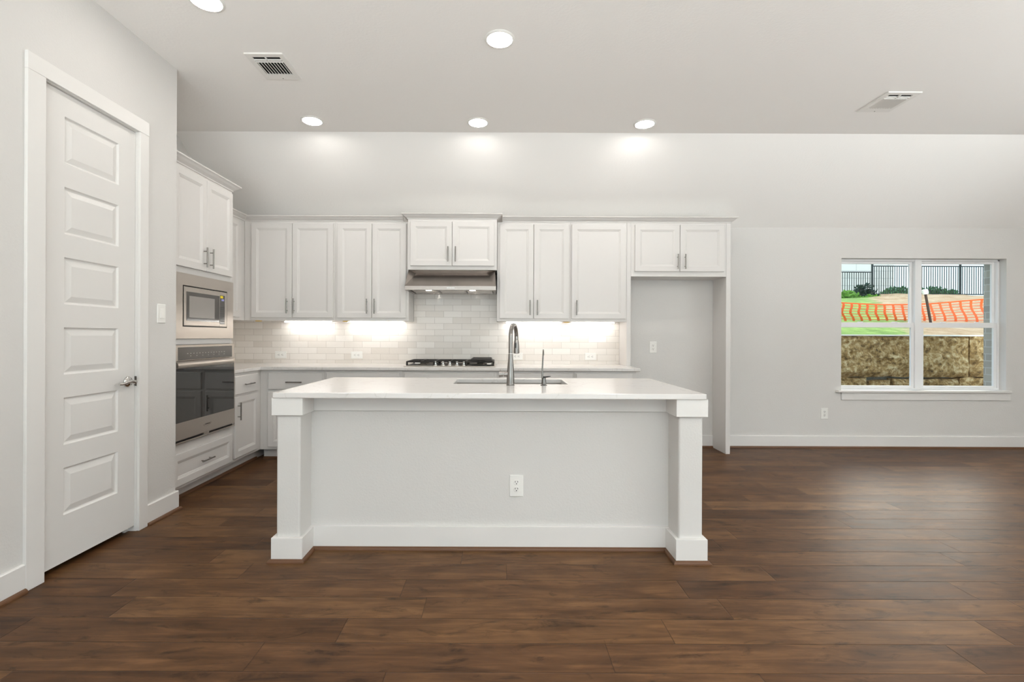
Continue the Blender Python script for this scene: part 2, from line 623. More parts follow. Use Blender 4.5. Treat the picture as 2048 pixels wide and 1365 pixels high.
def smart(name, m, mats, parent=None, bevel=0.0, seg=2, merge=False, loc=None):
    """link a builder as one mesh object; vertices are given in world coordinates"""
    me = bpy.data.meshes.new(name)
    root = None
    if parent is not None:
        root = parent
        while root.parent is not None:
            root = root.parent
        base = root.location.copy()
    else:
        if loc is None:
            xs, ys, zs = zip(*m.v)
            loc = ((min(xs) + max(xs)) / 2, (min(ys) + max(ys)) / 2, min(zs))
        base = Vector(loc)
    me.from_pydata([tuple(Vector(v) - base) for v in m.v], [], m.f)
    mats = mats if isinstance(mats, (list, tuple)) else [mats]
    for x in mats:
        me.materials.append(x)
    for i, p in enumerate(me.polygons):
        p.material_index = m.mi[i]
        p.use_smooth = i in m.smooth
    bm = bmesh.new()
    bm.from_mesh(me)
    if merge:
        bmesh.ops.remove_doubles(bm, verts=bm.verts, dist=1e-5)
    bmesh.ops.recalc_face_normals(bm, faces=bm.faces)
    for e in bm.edges:
        if len(e.link_faces) == 2 and e.calc_face_angle(0) > 0.7:
            e.smooth = False
    bm.to_mesh(me)
    bm.free()
    o = bpy.data.objects.new(name, me)
    COL.objects.link(o)
    if parent is not None:
        o.parent = parent
    else:
        o.location = base
    if bevel:
        b = o.modifiers.new('bevel', 'BEVEL')
        b.width = bevel
        b.segments = seg
        b.limit_method = 'ANGLE'
        b.angle_limit = math.radians(40)
    return o


def tag(o, label, cat, group=None, kind=None):
    o['label'] = label
    o['category'] = cat
    if group:
        o['group'] = group
    if kind:
        o['kind'] = kind
    return o


def thing(name, label, cat, loc, group=None):
    o = bpy.data.objects.new(name, None)
    o.empty_display_size = 0.1
    COL.objects.link(o)
    o.location = loc
    return tag(o, label, cat, group)


def struct(name, m, mats, bevel=0.0, seg=2, parent=None, loc=(0, 0, 0)):
    o = smart(name, m, mats, parent, bevel, seg, loc=loc)
    o['kind'] = 'structure'
    return o


def dup(root, loc, label, rot=None):
    r = root.copy()
    COL.objects.link(r)
    r.location = loc
    if rot is not None:
        r.rotation_euler = rot
    r['label'] = label
    for ch in list(root.children):
        c = ch.copy()
        COL.objects.link(c)
        c.parent = r
        for g in list(ch.children):
            d = g.copy()
            COL.objects.link(d)
            d.parent = c
    return r


# ------------------------------------------------------------------ key dimensions (metres)
D = 5.26                 # kitchen / window wall
XL = -2.94               # kitchen left wall
XW = -2.244              # pantry wall
YW = 3.31                # where the pantry wall ends
ZC = 3.07                # flat ceiling
YB, ZT = 4.31, 2.438     # ceiling break, top of the kitchen wall
XR, YR = 6.65, -3.2      # far right and rear walls
FACE = 4.95              # face of the wall cabinets
KX = lambda px, y: (px - 996.0) * y / F

# ------------------------------------------------------------------ room shell
struct('floor', MB().box(-3.1, XR + 0.1, YR - 0.1, D + 0.14, -0.05, 0.0), FLOOR)
m = MB().box(-3.1, XR + 0.1, YR - 0.1, YB, ZC, ZC + 0.1)
m.prism([(YB, ZC), (D + 0.14, ZC - (D + 0.14 - YB) * (ZC - ZT) / (D - YB)), (D + 0.14, ZC + 0.1), (YB, ZC + 0.1)], 'x', -3.1, XR + 0.1)
struct('ceiling', m, CEIL)

WX0, WX1, WZ0, WZ1 = 3.801, 5.628, 0.636, 2.1015      # window opening
m = MB()
m.box(-3.1, WX0, D, D + 0.14, 0, ZT)
m.box(WX1, XR + 0.1, D, D + 0.14, 0, ZT)
m.box(WX0, WX1, D, D + 0.14, 0, WZ0)
m.box(WX0, WX1, D, D + 0.14, WZ1, ZT)
struct('wall_back', m, WALL)
struct('wall_kitchen_left', MB().prism([(YW, 0), (D, 0), (D, ZT), (YB, ZC), (YW, ZC)], 'x', XL - 0.12, XL), WALL)

DY0, DY1, DZ1 = 2.340, 2.953, 2.482                     # pantry door opening
m = MB()
m.box(XW - 0.12, XW, YR, DY0, 0, ZC)
m.box(XW - 0.12, XW, DY1, YW, 0, ZC)
m.box(XW - 0.12, XW, DY0, DY1, DZ1, ZC)
m.box(XL, XW - 0.12, YW - 0.12, YW, 0, ZC)
struct('wall_pantry', m, WALL)
struct('wall_pantry_inside', MB().box(XL - 0.12, XL, YR, YW - 0.12, 0, ZC), WALL)

RX0, RX1, RZ0, RZ1 = -2.1, 3.3, 0.1, 2.62              # unseen glazed opening, added behind the camera to let light in
m = MB()
m.box(-3.1, RX0, YR - 0.1, YR, 0, ZC)
m.box(RX1, XR + 0.1, YR - 0.1, YR, 0, ZC)
m.box(RX0, RX1, YR - 0.1, YR, 0, RZ0)
m.box(RX0, RX1, YR - 0.1, YR, RZ1, ZC)
struct('wall_rear', m, WALL)
SY0, SY1, SZ0, SZ1 = -1.7, 1.1, 0.4, 2.6
m = MB()
m.box(XR, XR + 0.1, YR, SY0, 0, ZC)
m.box(XR, XR + 0.1, SY1, D, 0, ZC)
m.box(XR, XR + 0.1, SY0, SY1, 0, SZ0)
m.box(XR, XR + 0.1, SY0, SY1, SZ1, ZC)
struct('wall_right', m, WALL)

for nm, seq in (('added_rear_window', [(x, 'y') for x in (RX0, RX0 + 1.8, RX0 + 3.6, RX1)]), ('window_3', [(y, 'x') for y in (SY0, -0.3, SY1)])):  # unseen windows added to admit light; right one inferred from the brighter ceiling
    m = MB()
    for p, ax in seq:
        if ax == 'y':
            m.box(p - 0.03, p + 0.03, YR - 0.08, YR - 0.02, RZ0, RZ1)
        else:
            m.box(XR + 0.02, XR + 0.08, p - 0.03, p + 0.03, SZ0, SZ1)
    if nm == 'added_rear_window':
        for z in (RZ0 + 0.03, RZ1 - 0.03):
            m.box(RX0, RX1, YR - 0.08, YR - 0.02, z - 0.03, z + 0.03)
        w = struct(nm, m, VINYL)
        struct('glass_pane', MB().box(RX0, RX1, YR - 0.053, YR - 0.047, RZ0, RZ1), GLASS, parent=w)
    else:
        for z in (SZ0 + 0.03, SZ1 - 0.03):
            m.box(XR + 0.02, XR + 0.08, SY0, SY1, z - 0.03, z + 0.03)
        w = struct(nm, m, VINYL)
        struct('glass_pane', MB().box(XR + 0.047, XR + 0.053, SY0, SY1, SZ0, SZ1), GLASS, parent=w)

# baseboards with a brown shoe moulding along the floor
BB = [(0, 0.0), (0.015, 0.0), (0.015, 0.128), (0.011, 0.133), (0, 0.133)]
SH = [(0.015, 0.0)] + [(0.015 + 0.016 * math.cos(a), 0.019 * math.sin(a)) for a in (0, 0.4, 0.8, 1.2, 1.57)]
SH0 = [(0.0, 0.0)] + [(0.016 * math.cos(a), 0.019 * math.sin(a)) for a in (0, 0.4, 0.8, 1.2, 1.57)]
FPX0, FPX1 = 2.3755, 2.4215                            # right refrigerator panel


def base_run(name, shoe_name, path, outward):
    struct(name, MB().sweep(path, BB, outward), TRIM)
    struct(shoe_name, MB().sweep(path, SH, outward), SHOE)


base_run('baseboard_back', 'trim_1', [(FPX1 + 0.001, D), (XR, D)], 1)
base_run('baseboard_alcove', 'trim_2', [(1.40, D), (FPX0 - 0.001, D)], 1)
base_run('baseboard_pantry_near', 'trim_3', [(XW, YR), (XW, 2.244)], 1)
base_run('baseboard_pantry_corner', 'trim_4', [(XW, 3.028), (XW, YW), (XW - 0.06, YW)], 1)

# ------------------------------------------------------------------ pantry door
XD = -2.257
dl = MB()
us = [DY0 + 0.012, 2.47, 2.823, DY1 - 0.003]
pz = [(0.279 + 0.366 * k, 0.279 + 0.366 * k + 0.246) for k in range(6)]
vs = [0.034] + [z for p in pz for z in p] + [2.476]
for i in range(3):
    for j in range(len(vs) - 1):
        if i == 1 and j % 2 == 1:
            ringp = [(0, 0), (0.007, -0.009), (0.013, -0.010), (0.043, -0.0015)]
            dl.panel((XD, 0, 0), (0, 1, 0), (0, 0, 1), (1, 0, 0), us[1], us[2], vs[j], vs[j + 1], ringp, False)
        else:
            n = len(dl.v)
            dl.v += [(XD, us[i], vs[j]), (XD, us[i + 1], vs[j]), (XD, us[i + 1], vs[j + 1]), (XD, us[i], vs[j + 1])]
            dl.face([n, n + 1, n + 2, n + 3])
n = len(dl.v)
xb = XD - 0.035
dl.v += [(x, y, z) for x in (xb, XD) for y, z in ((us[0], vs[0]), (us[3], vs[0]), (us[3], vs[-1]), (us[0], vs[-1]))]
for q in ((0, 3, 2, 1), (0, 1, 5, 4), (1, 2, 6, 5), (2, 3, 7, 6), (3, 0, 4, 7)):
    dl.face([n + i for i in q])
door = struct('door_1', dl, DOORP)
for zc in (2.255, 1.623, 0.973, 0.329):
    h = MB().cyl((XD + 0.004, DY0 + 0.008, zc - 0.046), (XD + 0.004, DY0 + 0.008, zc + 0.046), 0.007, 12)
    h.cyl((XD + 0.004, DY0 + 0.008, zc - 0.051), (XD + 0.004, DY0 + 0.008, zc - 0.046), 0.005, 10)
    h.cyl((XD + 0.004, DY0 + 0.008, zc + 0.046), (XD + 0.004, DY0 + 0.008, zc + 0.051), 0.005, 10)
    struct('hinge', h, NICKEL, parent=door)
hz, hy = 0.933, 2.895
hm = MB().lathe((XD, hy, hz), (1, 0, 0), [(0.033, 0), (0.033, 0.004), (0.030, 0.009), (0.020, 0.013), (0.012, 0.016), (0.011, 0.042), (0.011, 0.052), (0.006, 0.056)])
hm.tube([(XD + 0.045, hy + 0.004, hz), (XD + 0.047, hy - 0.03, hz + 0.006), (XD + 0.046, hy - 0.065, hz + 0.002),
         (XD + 0.044, hy - 0.095, hz - 0.005), (XD + 0.042, hy - 0.115, hz - 0.004)], [0.011, 0.0095, 0.0085, 0.008, 0.007])
hdl = struct('door_handle', hm, CHROME, parent=door)
struct('strike_plate', MB().box(XD - 0.03, XD + 0.012, DY1 - 0.0025, DY1 - 0.0005, hz - 0.03, hz + 0.03), STEEL_D, parent=door)
# jamb lining and flat casing
m = MB()
for y0, y1 in ((DY0 - 0.001, DY0 + 0.004), (DY1 - 0.0005, DY1 + 0.001)):
    m.box(XW - 0.12, XW + 0.001, y0, y1, 0, DZ1)
m.box(XW - 0.12, XW + 0.001, DY0, DY1, DZ1 - 0.003, DZ1 + 0.001)
m.box(XD - 0.05, XD - 0.037, DY0, DY1, DZ1 - 0.03, DZ1)
m.box(XD - 0.05, XD - 0.037, DY0, DY0 + 0.03, 0, DZ1)
m.box(XD - 0.05, XD - 0.037, DY1 - 0.03, DY1, 0, DZ1)
struct('trim_5', m, TRIM)
m = MB()
m.box(XW, XW + 0.017, 2.245, DY0 - 0.002, 0, DZ1 + 0.001)
m.box(XW, XW + 0.017, DY1 + 0.001, 3.027, 0, DZ1 + 0.001)
m.box(XW, XW + 0.018, 2.245, 3.027, DZ1 + 0.001, 2.568)
struct('trim_6', m, TRIM, 0.002)

# ------------------------------------------------------------------ window in the back wall
win = struct('window_1', MB().box(WX0, WX0 + 0.02, D + 0.073, D + 0.135, WZ0 + 0.02, WZ1)
             .box(WX1 - 0.02, WX1, D + 0.073, D + 0.135, WZ0 + 0.02, WZ1)
             .box(WX0, WX1, D + 0.073, D + 0.135, WZ1 - 0.02, WZ1)
             .box(WX0, WX1, D + 0.073, D + 0.135, WZ0 + 0.005, WZ0 + 0.022)
             .box((WX0 + WX1) / 2 - 0.036, (WX0 + WX1) / 2 + 0.036, D + 0.068, D + 0.135, WZ0 + 0.02, WZ1), VINYL, 0.002)
MZ0, MZ1 = 1.336, 1.393
for a, b in ((WX0 + 0.02, (WX0 + WX1) / 2 - 0.036), ((WX0 + WX1) / 2 + 0.036, WX1 - 0.02)):
    def sash(x0, x1, z0, z1, y0, y1, st, top, bot):
        q = MB().box(x0, x0 + st, y0, y1, z0, z1).box(x1 - st, x1, y0, y1, z0, z1)
        q.box(x0 + st, x1 - st, y0, y1, z1 - top, z1).box(x0 + st, x1 - st, y0, y1, z0, z0 + bot)
        return q
    up = struct('upper_sash', sash(a, b, MZ0 + 0.01, WZ1 - 0.02, D + 0.108, D + 0.130, 0.03, 0.026, 0.03), VINYL, 0.002, parent=win)
    struct('glass_pane', MB().box(a + 0.029, b - 0.029, D + 0.118, D + 0.122, MZ0 + 0.03, WZ1 - 0.045), GLASS, parent=up)
    lo = struct('lower_sash', sash(a + 0.002, b - 0.002, WZ0 + 0.022, MZ1, D + 0.080, D + 0.104, 0.032, MZ1 - MZ0, 0.024), VINYL, 0.002, parent=win)
    struct('glass_pane', MB().box(a + 0.033, b - 0.033, D + 0.090, D + 0.094, WZ0 + 0.044, MZ0 + 0.002), GLASS, parent=lo)
    for t in (0.3, 0.75):
        c = a + (b - a) * t
        struct('sash_lock', MB().box(c - 0.025, c + 0.025, D + 0.078, D + 0.100, MZ1, MZ1 + 0.008), VINYL, 0.002, parent=lo)
struct('window_stool', MB().box(KX(1678, D - 0.05), KX(2026, D - 0.05), D - 0.045, D + 0.075, WZ0 - 0.018, WZ0 + 0.005), TRIM, 0.003, parent=win)
struct('window_apron', MB().box(KX(1682, D), KX(2018.6, D), D - 0.016, D, 0.532, WZ0 - 0.018), TRIM, 0.002, parent=win)

# ------------------------------------------------------------------ cabinets
STEP = 0.020                       # door thickness
DOORPROF = [(0, -STEP), (0, -0.002), (0.002, 0), (0.054, 0), (0.056, -0.003), (0.061, -0.003), (0.063, -0.006),
            (0.068, -0.0065), (0.072, -0.010)]
SLABPROF = [(0, -STEP), (0, -0.004), (0.006, 0)]
BACKF = ((1, 0, 0), (0, 0, 1), (0, -1, 0))       # faces the camera
LEFTF = ((0, 1, 0), (0, 0, 1), (1, 0, 0))        # faces the room from the left wall


def leaf(name, parent, frame, plane, u0, u1, v0, v1, prof=DOORPROF):
    U, V, Wn = frame
    O = Vector(Wn) * (plane * (Wn[0] + Wn[1]))
    return smart(name, MB().panel(O, U, V, Wn, u0, u1, v0, v1, prof), CAB, parent, 0.0015, 1)


def pull(parent, frame, plane, u, v, horizontal=False, length=0.155, gap=0.028):
    U, V, Wn = (Vector(q) for q in frame)
    O = Wn * (plane * (Wn.x + Wn.y)) + U * u + V * v
    d = U if horizontal else V
    h = MB().cyl(O + Wn * gap - d * length / 2, O + Wn * gap + d * length / 2, 0.0058, 12)
    for s_ in (-1, 1):
        h.cyl(O - Wn * 0.0005 + d * s_ * length * 0.31, O + Wn * gap + d * s_ * length * 0.31, 0.0042, 10)
    return smart('handle', h, NICKEL, parent)


CR = [(0, 0), (0.006, 0), (0.008, 0.010), (0.016, 0.016), (0.030, 0.026), (0.040, 0.038), (0.046, 0.042), (0.052, 0.044), (0.055, 0.048), (0.055, 0.055), (0, 0.055)]


def crown(name, label, path, z, outward, hs=1.0):
    o = smart(name, MB().sweep(path, [(a, z + b * hs) for a, b in CR], outward), CAB)
    return tag(o, label, 'crown moulding')


def wall_cabinet(label, x0, x1, face, z0, z1, doors, dz0, dz1, handles, name='wall_cabinet', hz=None, group=None):
    t = thing(name, label, 'cabinet', ((x0 + x1) / 2, (face + D) / 2, z0), group)
    smart('body', MB().box(x0, x1, face, D - 0.0095, z0, z1), CAB, t, 0.0015, 1)
    front = face - STEP
    leaves = [leaf('door', t, BACKF, front, a, b, dz0, dz1) for a, b in doors]
    for i, hx in handles:
        pull(leaves[i], BACKF, front, hx, hz if hz else dz0 + 0.12)
    return t


UZ0, UZ1 = 1.376, 2.410
DZA, DZB = 1.405, 2.386
YD = FACE - STEP
kd = lambda px: KX(px, YD)
wall_cabinet('wide white two-door wall cabinet in the corner, left of the backsplash outlets', -2.643, -1.7045, FACE, UZ0, UZ1,
             [(kd(501.6), kd(583.0)), (kd(583.8), kd(665.4))], DZA, DZB, [(0, kd(574.3)), (1, kd(588.2))], hz=1.525)
wall_cabinet('white two-door wall cabinet immediately left of the range hood', -1.7035, -0.932, FACE, UZ0, UZ1,
             [(kd(673.5), kd(742.6)), (kd(743.4), kd(811.6))], DZA, DZB, [(0, kd(733.9)), (1, kd(749.2))], hz=1.525)
HF = 4.87
wall_cabinet('short white two-door cabinet directly above the steel range hood', -0.9295, -0.0145, HF, 1.899, 2.42,
             [(KX(819.6, HF - STEP), KX(903.1, HF - STEP)), (KX(903.9, HF - STEP), KX(988.2, HF - STEP))], 1.938, 2.392,
             [(0, KX(895.6, HF - STEP)), (1, KX(910.5, HF - STEP))], hz=2.055, name='hood_cabinet')
wall_cabinet('white two-door wall cabinet immediately right of the range hood', -0.012, 0.7495, FACE, UZ0, UZ1,
             [(kd(999.0), kd(1066.4)), (kd(1067.2), kd(1137.2))], DZA, DZB, [(0, kd(1059.6)), (1, kd(1074.2))], hz=1.518)
wall_cabinet('white wall cabinet with a single wide door, left of the refrigerator space', 0.7505, 1.339, FACE, UZ0, UZ1,
             [(kd(1143.2), kd(1251.3))], DZA, DZB, [(0, kd(1152.5))], hz=1.518)
wall_cabinet('short white two-door cabinet bridging the empty refrigerator space', 1.383, 2.3745, FACE, 1.849, UZ1,
             [(kd(1269.6), kd(1359.1)), (kd(1359.9), kd(1448.2))], 1.900, DZB, [(0, kd(1354.2)), (1, kd(1369.0))], hz=2.0, name='bridge_cabinet')
# left run wall cabinet
t = thing('corner_wall_cabinet', 'narrow white wall cabinet on the left wall beside the oven tower', 'cabinet', (-2.79, 4.55, UZ0))
smart('body', MB().box(XL + 0.0095, -2.645, 4.132, D - 0.0095, UZ0, UZ1), CAB, t, 0.0015, 1)
leaf('door', t, LEFTF, -2.645 + STEP, 4.19, 4.84, DZA, DZB)

# tall side panels either side of the refrigerator space
tag(smart('refrigerator_panel', MB().box(1.340, 1.382, FACE, D - 0.0095, 0.9145, UZ1), CAB, bevel=0.0015),
    'narrow white side panel standing on the countertop, left of the refrigerator space', 'panel')
t = thing('refrigerator_panel', 'full height white side panel on the floor, right of the refrigerator space', 'panel', (2.4, 5.1, 0))
smart('board', MB().box(FPX0, FPX1, FACE, D - 0.0005, 0.0, UZ1), CAB, t, 0.0015)
smart('shoe_moulding', MB().sweep([(FPX0, D - 0.032), (FPX0, FACE), (FPX1, FACE), (FPX1, D - 0.032)][::-1], SH0, 1), SHOE, t)

crown('crown_moulding', 'white crown along the wall cabinets left of the hood, turning the corner',
      [(-2.645, 4.15), (-2.645, FACE), (-0.988, FACE)], UZ1, 1, 0.93)
crown('crown_moulding', 'short white crown projecting above the hood cabinet',
      [(-0.9295, D - 0.10), (-0.9295, HF), (-0.0145, HF), (-0.0145, D - 0.10)], 2.42, 1, 0.9)
crown('crown_moulding', 'long white crown from the hood cabinet to the refrigerator space',
      [(0.044, FACE), (FPX1, FACE), (FPX1, D - 0.06)], UZ1, 1, 0.93)

# oven tower on the left
TX, TY0, TY1, TZ = -2.316, 3.335, 4.130, 2.466
tower = thing('oven_tower', 'tall white cabinet tower holding the microwave and oven', 'cabinet', (-2.62, 3.73, 0))
b = MB()
b.box(XL + 0.001, TX, TY0, TY1, 1.676, TZ)                 # top box
b.box(XL + 0.001, TX, TY0, TY0 + 0.03, 0.10, 1.676)        # sides
b.box(XL + 0.001, TX, TY1 - 0.03, TY1, 0.10, 1.676)
b.box(XL + 0.001, XL + 0.02, TY0 + 0.03, TY1 - 0.03, 0.10, 1.676)
b.box(XL + 0.02, TX, TY0 + 0.03, TY1 - 0.03, 1.149, 1.192)
b.box(XL + 0.02, TX, TY0 + 0.03, TY1 - 0.03, 0.10, 0.432)
b.box(XL + 0.02, TX - 0.075, TY0, TY1, 0.0, 0.10)
smart('body', b, CAB, tower, 0.0015, 1)
dA = leaf('door', tower, LEFTF, TX + STEP, TY0 + 0.025, 3.742, 1.722, 2.440)
dB = leaf('door', tower, LEFTF, TX + STEP, 3.7435, TY1 - 0.022, 1.722, 2.440)
pull(dA, LEFTF, TX + STEP, 3.705, 1.826)
pull(dB, LEFTF, TX + STEP, 3.785, 1.826)
dr = leaf('drawer', tower, LEFTF, TX + STEP, TY0 + 0.02, TY1 - 0.012, 0.125, 0.362)
pull(dr, LEFTF, TX + STEP, 3.735, 0.245, True)
smart('shoe_moulding', MB().sweep([(TX - 0.075, TY0), (TX - 0.075, TY1)], SH0, 1), SHOE, tower)
crown('crown_moulding', 'white crown on top of the tall oven tower', [(TX, TY0), (TX, TY1), (-2.60, TY1)], TZ, 1)

# microwave
ML = (-2.298)
py_ = lambda px, X: -X * F / (996 - px)
mw = thing('built_in_microwave', 'built-in microwave with wide steel trim kit in the oven tower', 'microwave', (-2.5, 3.73, 1.193))
my0, my1, mz0, mz1 = 3.464, 4.030, 1.281, 1.587
tm = MB()
for q in ((TY0 + 0.012, TY1 - 0.006, mz1, 1.675), (TY0 + 0.012, TY1 - 0.006, 1.193, mz0), (TY0 + 0.012, my0, mz0, mz1), (my1, TY1 - 0.006, mz0, mz1)):
    tm.box(TX + 0.0005, TX + 0.016, *q)
smart('trim_kit', tm, STEEL, mw)
smart('case', MB().box(TX - 0.40, TX + 0.006, my0 + 0.002, my1 - 0.002, mz0 + 0.002, mz1 - 0.002), BLACK, mw)
mdoor = smart('door', MB().box(TX + 0.006, TX + 0.020, my0 + 0.009, my1 - 0.115, mz0 + 0.009, mz1 - 0.009), STEEL, mw, 0.002)
gy0, gy1 = my0 + 0.035, my1 - 0.115
smart('door_glass', MB().box(TX + 0.0195, TX + 0.0215, gy0, gy1 - 0.002, mz0 + 0.045, mz1 - 0.045), MWDOOR, mdoor, 0.001)
smart('window', MB().box(TX + 0.021, TX + 0.0222, gy0 + 0.03, gy1 - 0.07, mz0 + 0.07, mz1 - 0.075), MWWIN, mdoor)
cp = smart('control_panel', MB().box(TX + 0.006, TX + 0.020, my1 - 0.113, my1 - 0.009, mz0 + 0.009, mz1 - 0.009), STEEL, mw, 0.002)
smart('keypad', MB().box(TX + 0.0195, TX + 0.0215, my1 - 0.110, my1 - 0.042, mz0 + 0.03, mz1 - 0.038), GREYGLASS, cp, 0.001)
smart('energy_sticker', MB().box(TX + 0.0213, TX + 0.0221, my1 - 0.106, my1 - 0.068, mz1 - 0.062, mz1 - 0.042), YELLOW, cp)
smart('display', MB().box(TX + 0.0213, TX + 0.0221, my1 - 0.090, my1 - 0.054, mz1 - 0.084, mz1 - 0.068), LCD, cp)
for r in range(8):
    for c in range(3):
        y0 = my1 - 0.102 + c * 0.018
        z0 = mz0 + 0.05 + r * 0.0175
        smart('button', MB().box(TX + 0.0213, TX + 0.0219, y0, y0 + 0.012, z0, z0 + 0.009), SLOT, cp)

# oven
OY0, OY1 = TY0 + 0.012, TY1 - 0.004
ov = thing('wall_oven', 'steel wall oven with dark glass door below the microwave', 'oven', (-2.5, 3.73, 0.433))
smart('case', MB().box(TX - 0.5, TX - 0.001, TY0 + 0.032, TY1 - 0.032, 0.436, 1.146), BLACK, ov)
cpn = smart('control_panel', MB().box(TX + 0.0005, TX + 0.024, OY0, OY1, 1.030, 1.1475), STEEL, ov, 0.003)
smart('display', MB().panel((TX + 0.024, 0, 0), (0, 1, 0), (0, 0, 1), (1, 0, 0), OY0 + 0.055, OY1 - 0.032, 1.036, 1.130,
                           [(0, -0.002), (0, 0.0005), (0.003, 0.0015)]), GREYGLASS, cpn)
for k in range(14):
    y0 = 3.50 + k * 0.036
    smart('touch_key', MB().box(TX + 0.0253, TX + 0.0258, y0, y0 + 0.014, 1.080, 1.086), MWWIN, cpn)
    if k % 2:
        smart('touch_key', MB().box(TX + 0.0253, TX + 0.0258, y0, y0 + 0.012, 1.062, 1.067), MWWIN, cpn)
od = smart('door', MB().box(TX + 0.0005, TX + 0.034, OY0 + 0.002, OY1 - 0.002, 0.460, 1.027), STEEL, ov, 0.003)
smart('door_glass', MB().box(TX + 0.033, TX + 0.036, OY0 + 0.020, OY1 - 0.018, 0.588, 0.985), BLACKGLASS, od, 0.0015)
hb = MB().rings([[(TX + 0.050 + 0.020 * math.cos(t_) * (1.0 if math.cos(t_) > 0 else 0.4), y, 1.002 + 0.0235 * math.copysign(abs(math.sin(t_)) ** 0.6, math.sin(t_)))
                  for t_ in [2 * math.pi * i / 20 for i in range(20)]] for y in (OY0 - 0.008, OY1 - 0.085)])
for yy in (OY0 + 0.045, OY1 - 0.125):
    hb.box(TX + 0.033, TX + 0.052, yy - 0.012, yy + 0.012, 0.992, 1.012)
smart('handle', hb, STEEL, od)
lg = MB()
for i, (dy, w_, h_) in enumerate(((-0.028, 0.006, 0.008), (-0.018, 0.003, 0.012), (-0.012, 0.004, 0.007), (-0.005, 0.003, 0.007), (0.0, 0.003, 0.012),
                                  (0.006, 0.005, 0.008), (0.014, 0.005, 0.007), (0.022, 0.005, 0.007), (0.029, 0.003, 0.012))):
    lg.box(TX + 0.0338, TX + 0.0348, 3.735 + dy, 3.735 + dy + w_, 0.520, 0.520 + h_)
lg.tube([(TX + 0.0345, 3.735 + 0.046 * math.cos(a), 0.524 + 0.013 * math.sin(a) + 0.004 * math.cos(a)) for a in [2.6 + i * 0.33 for i in range(13)]], 0.0009, 6)
smart('emblem', lg, STEEL_D, od)
smart('vent', MB().box(TX + 0.0005, TX + 0.012, OY0 + 0.004, OY1 - 0.004, 0.446, 0.459), BLACK, ov)
vt = MB().box(TX + 0.0005, TX + 0.032, OY0, OY1, 0.434, 0.4455)
vt.box(TX + 0.012, TX + 0.028, 3.735 - 0.035, 3.735 + 0.035, 0.4455, 0.459)
smart('bottom_trim', vt, STEEL, ov, 0.002)

# base cabinets
BX, BY = -2.320, 4.640            # faces of the left run and of the back run
BZ0, BZ1 = 0.105, 0.883


def base_cabinet(label, x0, x1, drawer, doors, handles):
    t = thing('base_cabinet', label, 'cabinet', ((x0 + x1) / 2, 4.95, 0))
    smart('body', MB().box(x0, x1, BY, D - 0.0005, BZ0, BZ1).box(x0, x1, BY + 0.075, D - 0.0005, 0.0, BZ0), CAB, t, 0.0015, 1)
    pl = BY - STEP
    if drawer:
        d = leaf('drawer', t, BACKF, pl, drawer[0], drawer[1], 0.692, 0.858, SLABPROF)
        if drawer[2]:
            pull(d, BACKF, pl, (drawer[0] + drawer[1]) / 2, 0.767, True)
    for (a, b_), hx in zip(doors, handles):
        q = leaf('door', t, BACKF, pl, a, b_, 0.134, 0.673)
        pull(q, BACKF, pl, hx, 0.56)
    smart('shoe_moulding', MB().sweep([(x0, BY + 0.075), (x1, BY + 0.075)], SH0, 1), SHOE, t)
    return t


YB_ = BY - STEP
kb = lambda px: KX(px, YB_)
base_cabinet('white base cabinet with drawer at the inside corner, left of the island end', -2.319, kb(647.5) - 0.0005,
             (kb(536), kb(643.4), True), [(kb(536), kb(643.4))], [kb(636)])
base_cabinet('white base cabinet between the corner unit and the cooktop unit', kb(647.5) + 0.0005, kb(803.6) - 0.0005,
             (kb(652), kb(799), True), [(kb(652), kb(725.2)), (kb(726), kb(799))], [kb(718), kb(733)])
base_cabinet('white base cabinet directly below the gas cooktop', kb(803.6) + 0.0005, kb(993.5) - 0.0005,
             (kb(808.4), kb(987.5), False), [(kb(808.4), kb(897.5)), (kb(898.3), kb(987.5))], [kb(890), kb(906)])
base_cabinet('white base cabinet right of the cooktop unit, seen behind the faucet', kb(993.5) + 0.0005, kb(1149) - 0.0005,
             (kb(1000), kb(1146.5), True), [(kb(1000), kb(1073)), (kb(1073.8), kb(1146.5))], [kb(1066), kb(1081)])
base_cabinet('white base cabinet at the open end beside the refrigerator space', kb(1149) + 0.0005, 1.352,
             (kb(1152.5), kb(1266), True), [(kb(1152.5), kb(1266))], [kb(1160)])
t = thing('base_cabinet', 'narrow white base cabinet beside the oven, one drawer over one door', 'cabinet', (-2.62, 4.4, 0))
smart('body', MB().box(XL + 0.0005, BX, 4.132, D - 0.0005, BZ0, BZ1).box(XL + 0.0005, BX - 0.075, 4.132, D - 0.0005, 0, BZ0), CAB, t, 0.0015, 1)
d = leaf('drawer', t, LEFTF, BX + STEP, 4.160, 4.568, 0.692, 0.858, SLABPROF)
pull(d, LEFTF, BX + STEP, 4.37, 0.775, True)
q = leaf('door', t, LEFTF, BX + STEP, 4.160, 4.568, 0.134, 0.673)
pull(q, LEFTF, BX + STEP, 4.205, 0.545)
smart('shoe_moulding', MB().sweep([(BX - 0.075, 4.132), (BX - 0.075, BY + 0.07)], SH0, 1), SHOE, t)

# L shaped countertop
CTX = 1.380
poly = [(XL + 0.001, 4.132), (-2.295, 4.132), (-2.295, 4.60), (CTX, 4.60), (CTX, D - 0.001), (XL + 0.001, D - 0.001)]
tag(smart('countertop', MB().prism(poly, 'z', 0.884, 0.914), QUARTZ, bevel=0.004),
    'long white quartz countertop along the back and left walls', 'countertop')

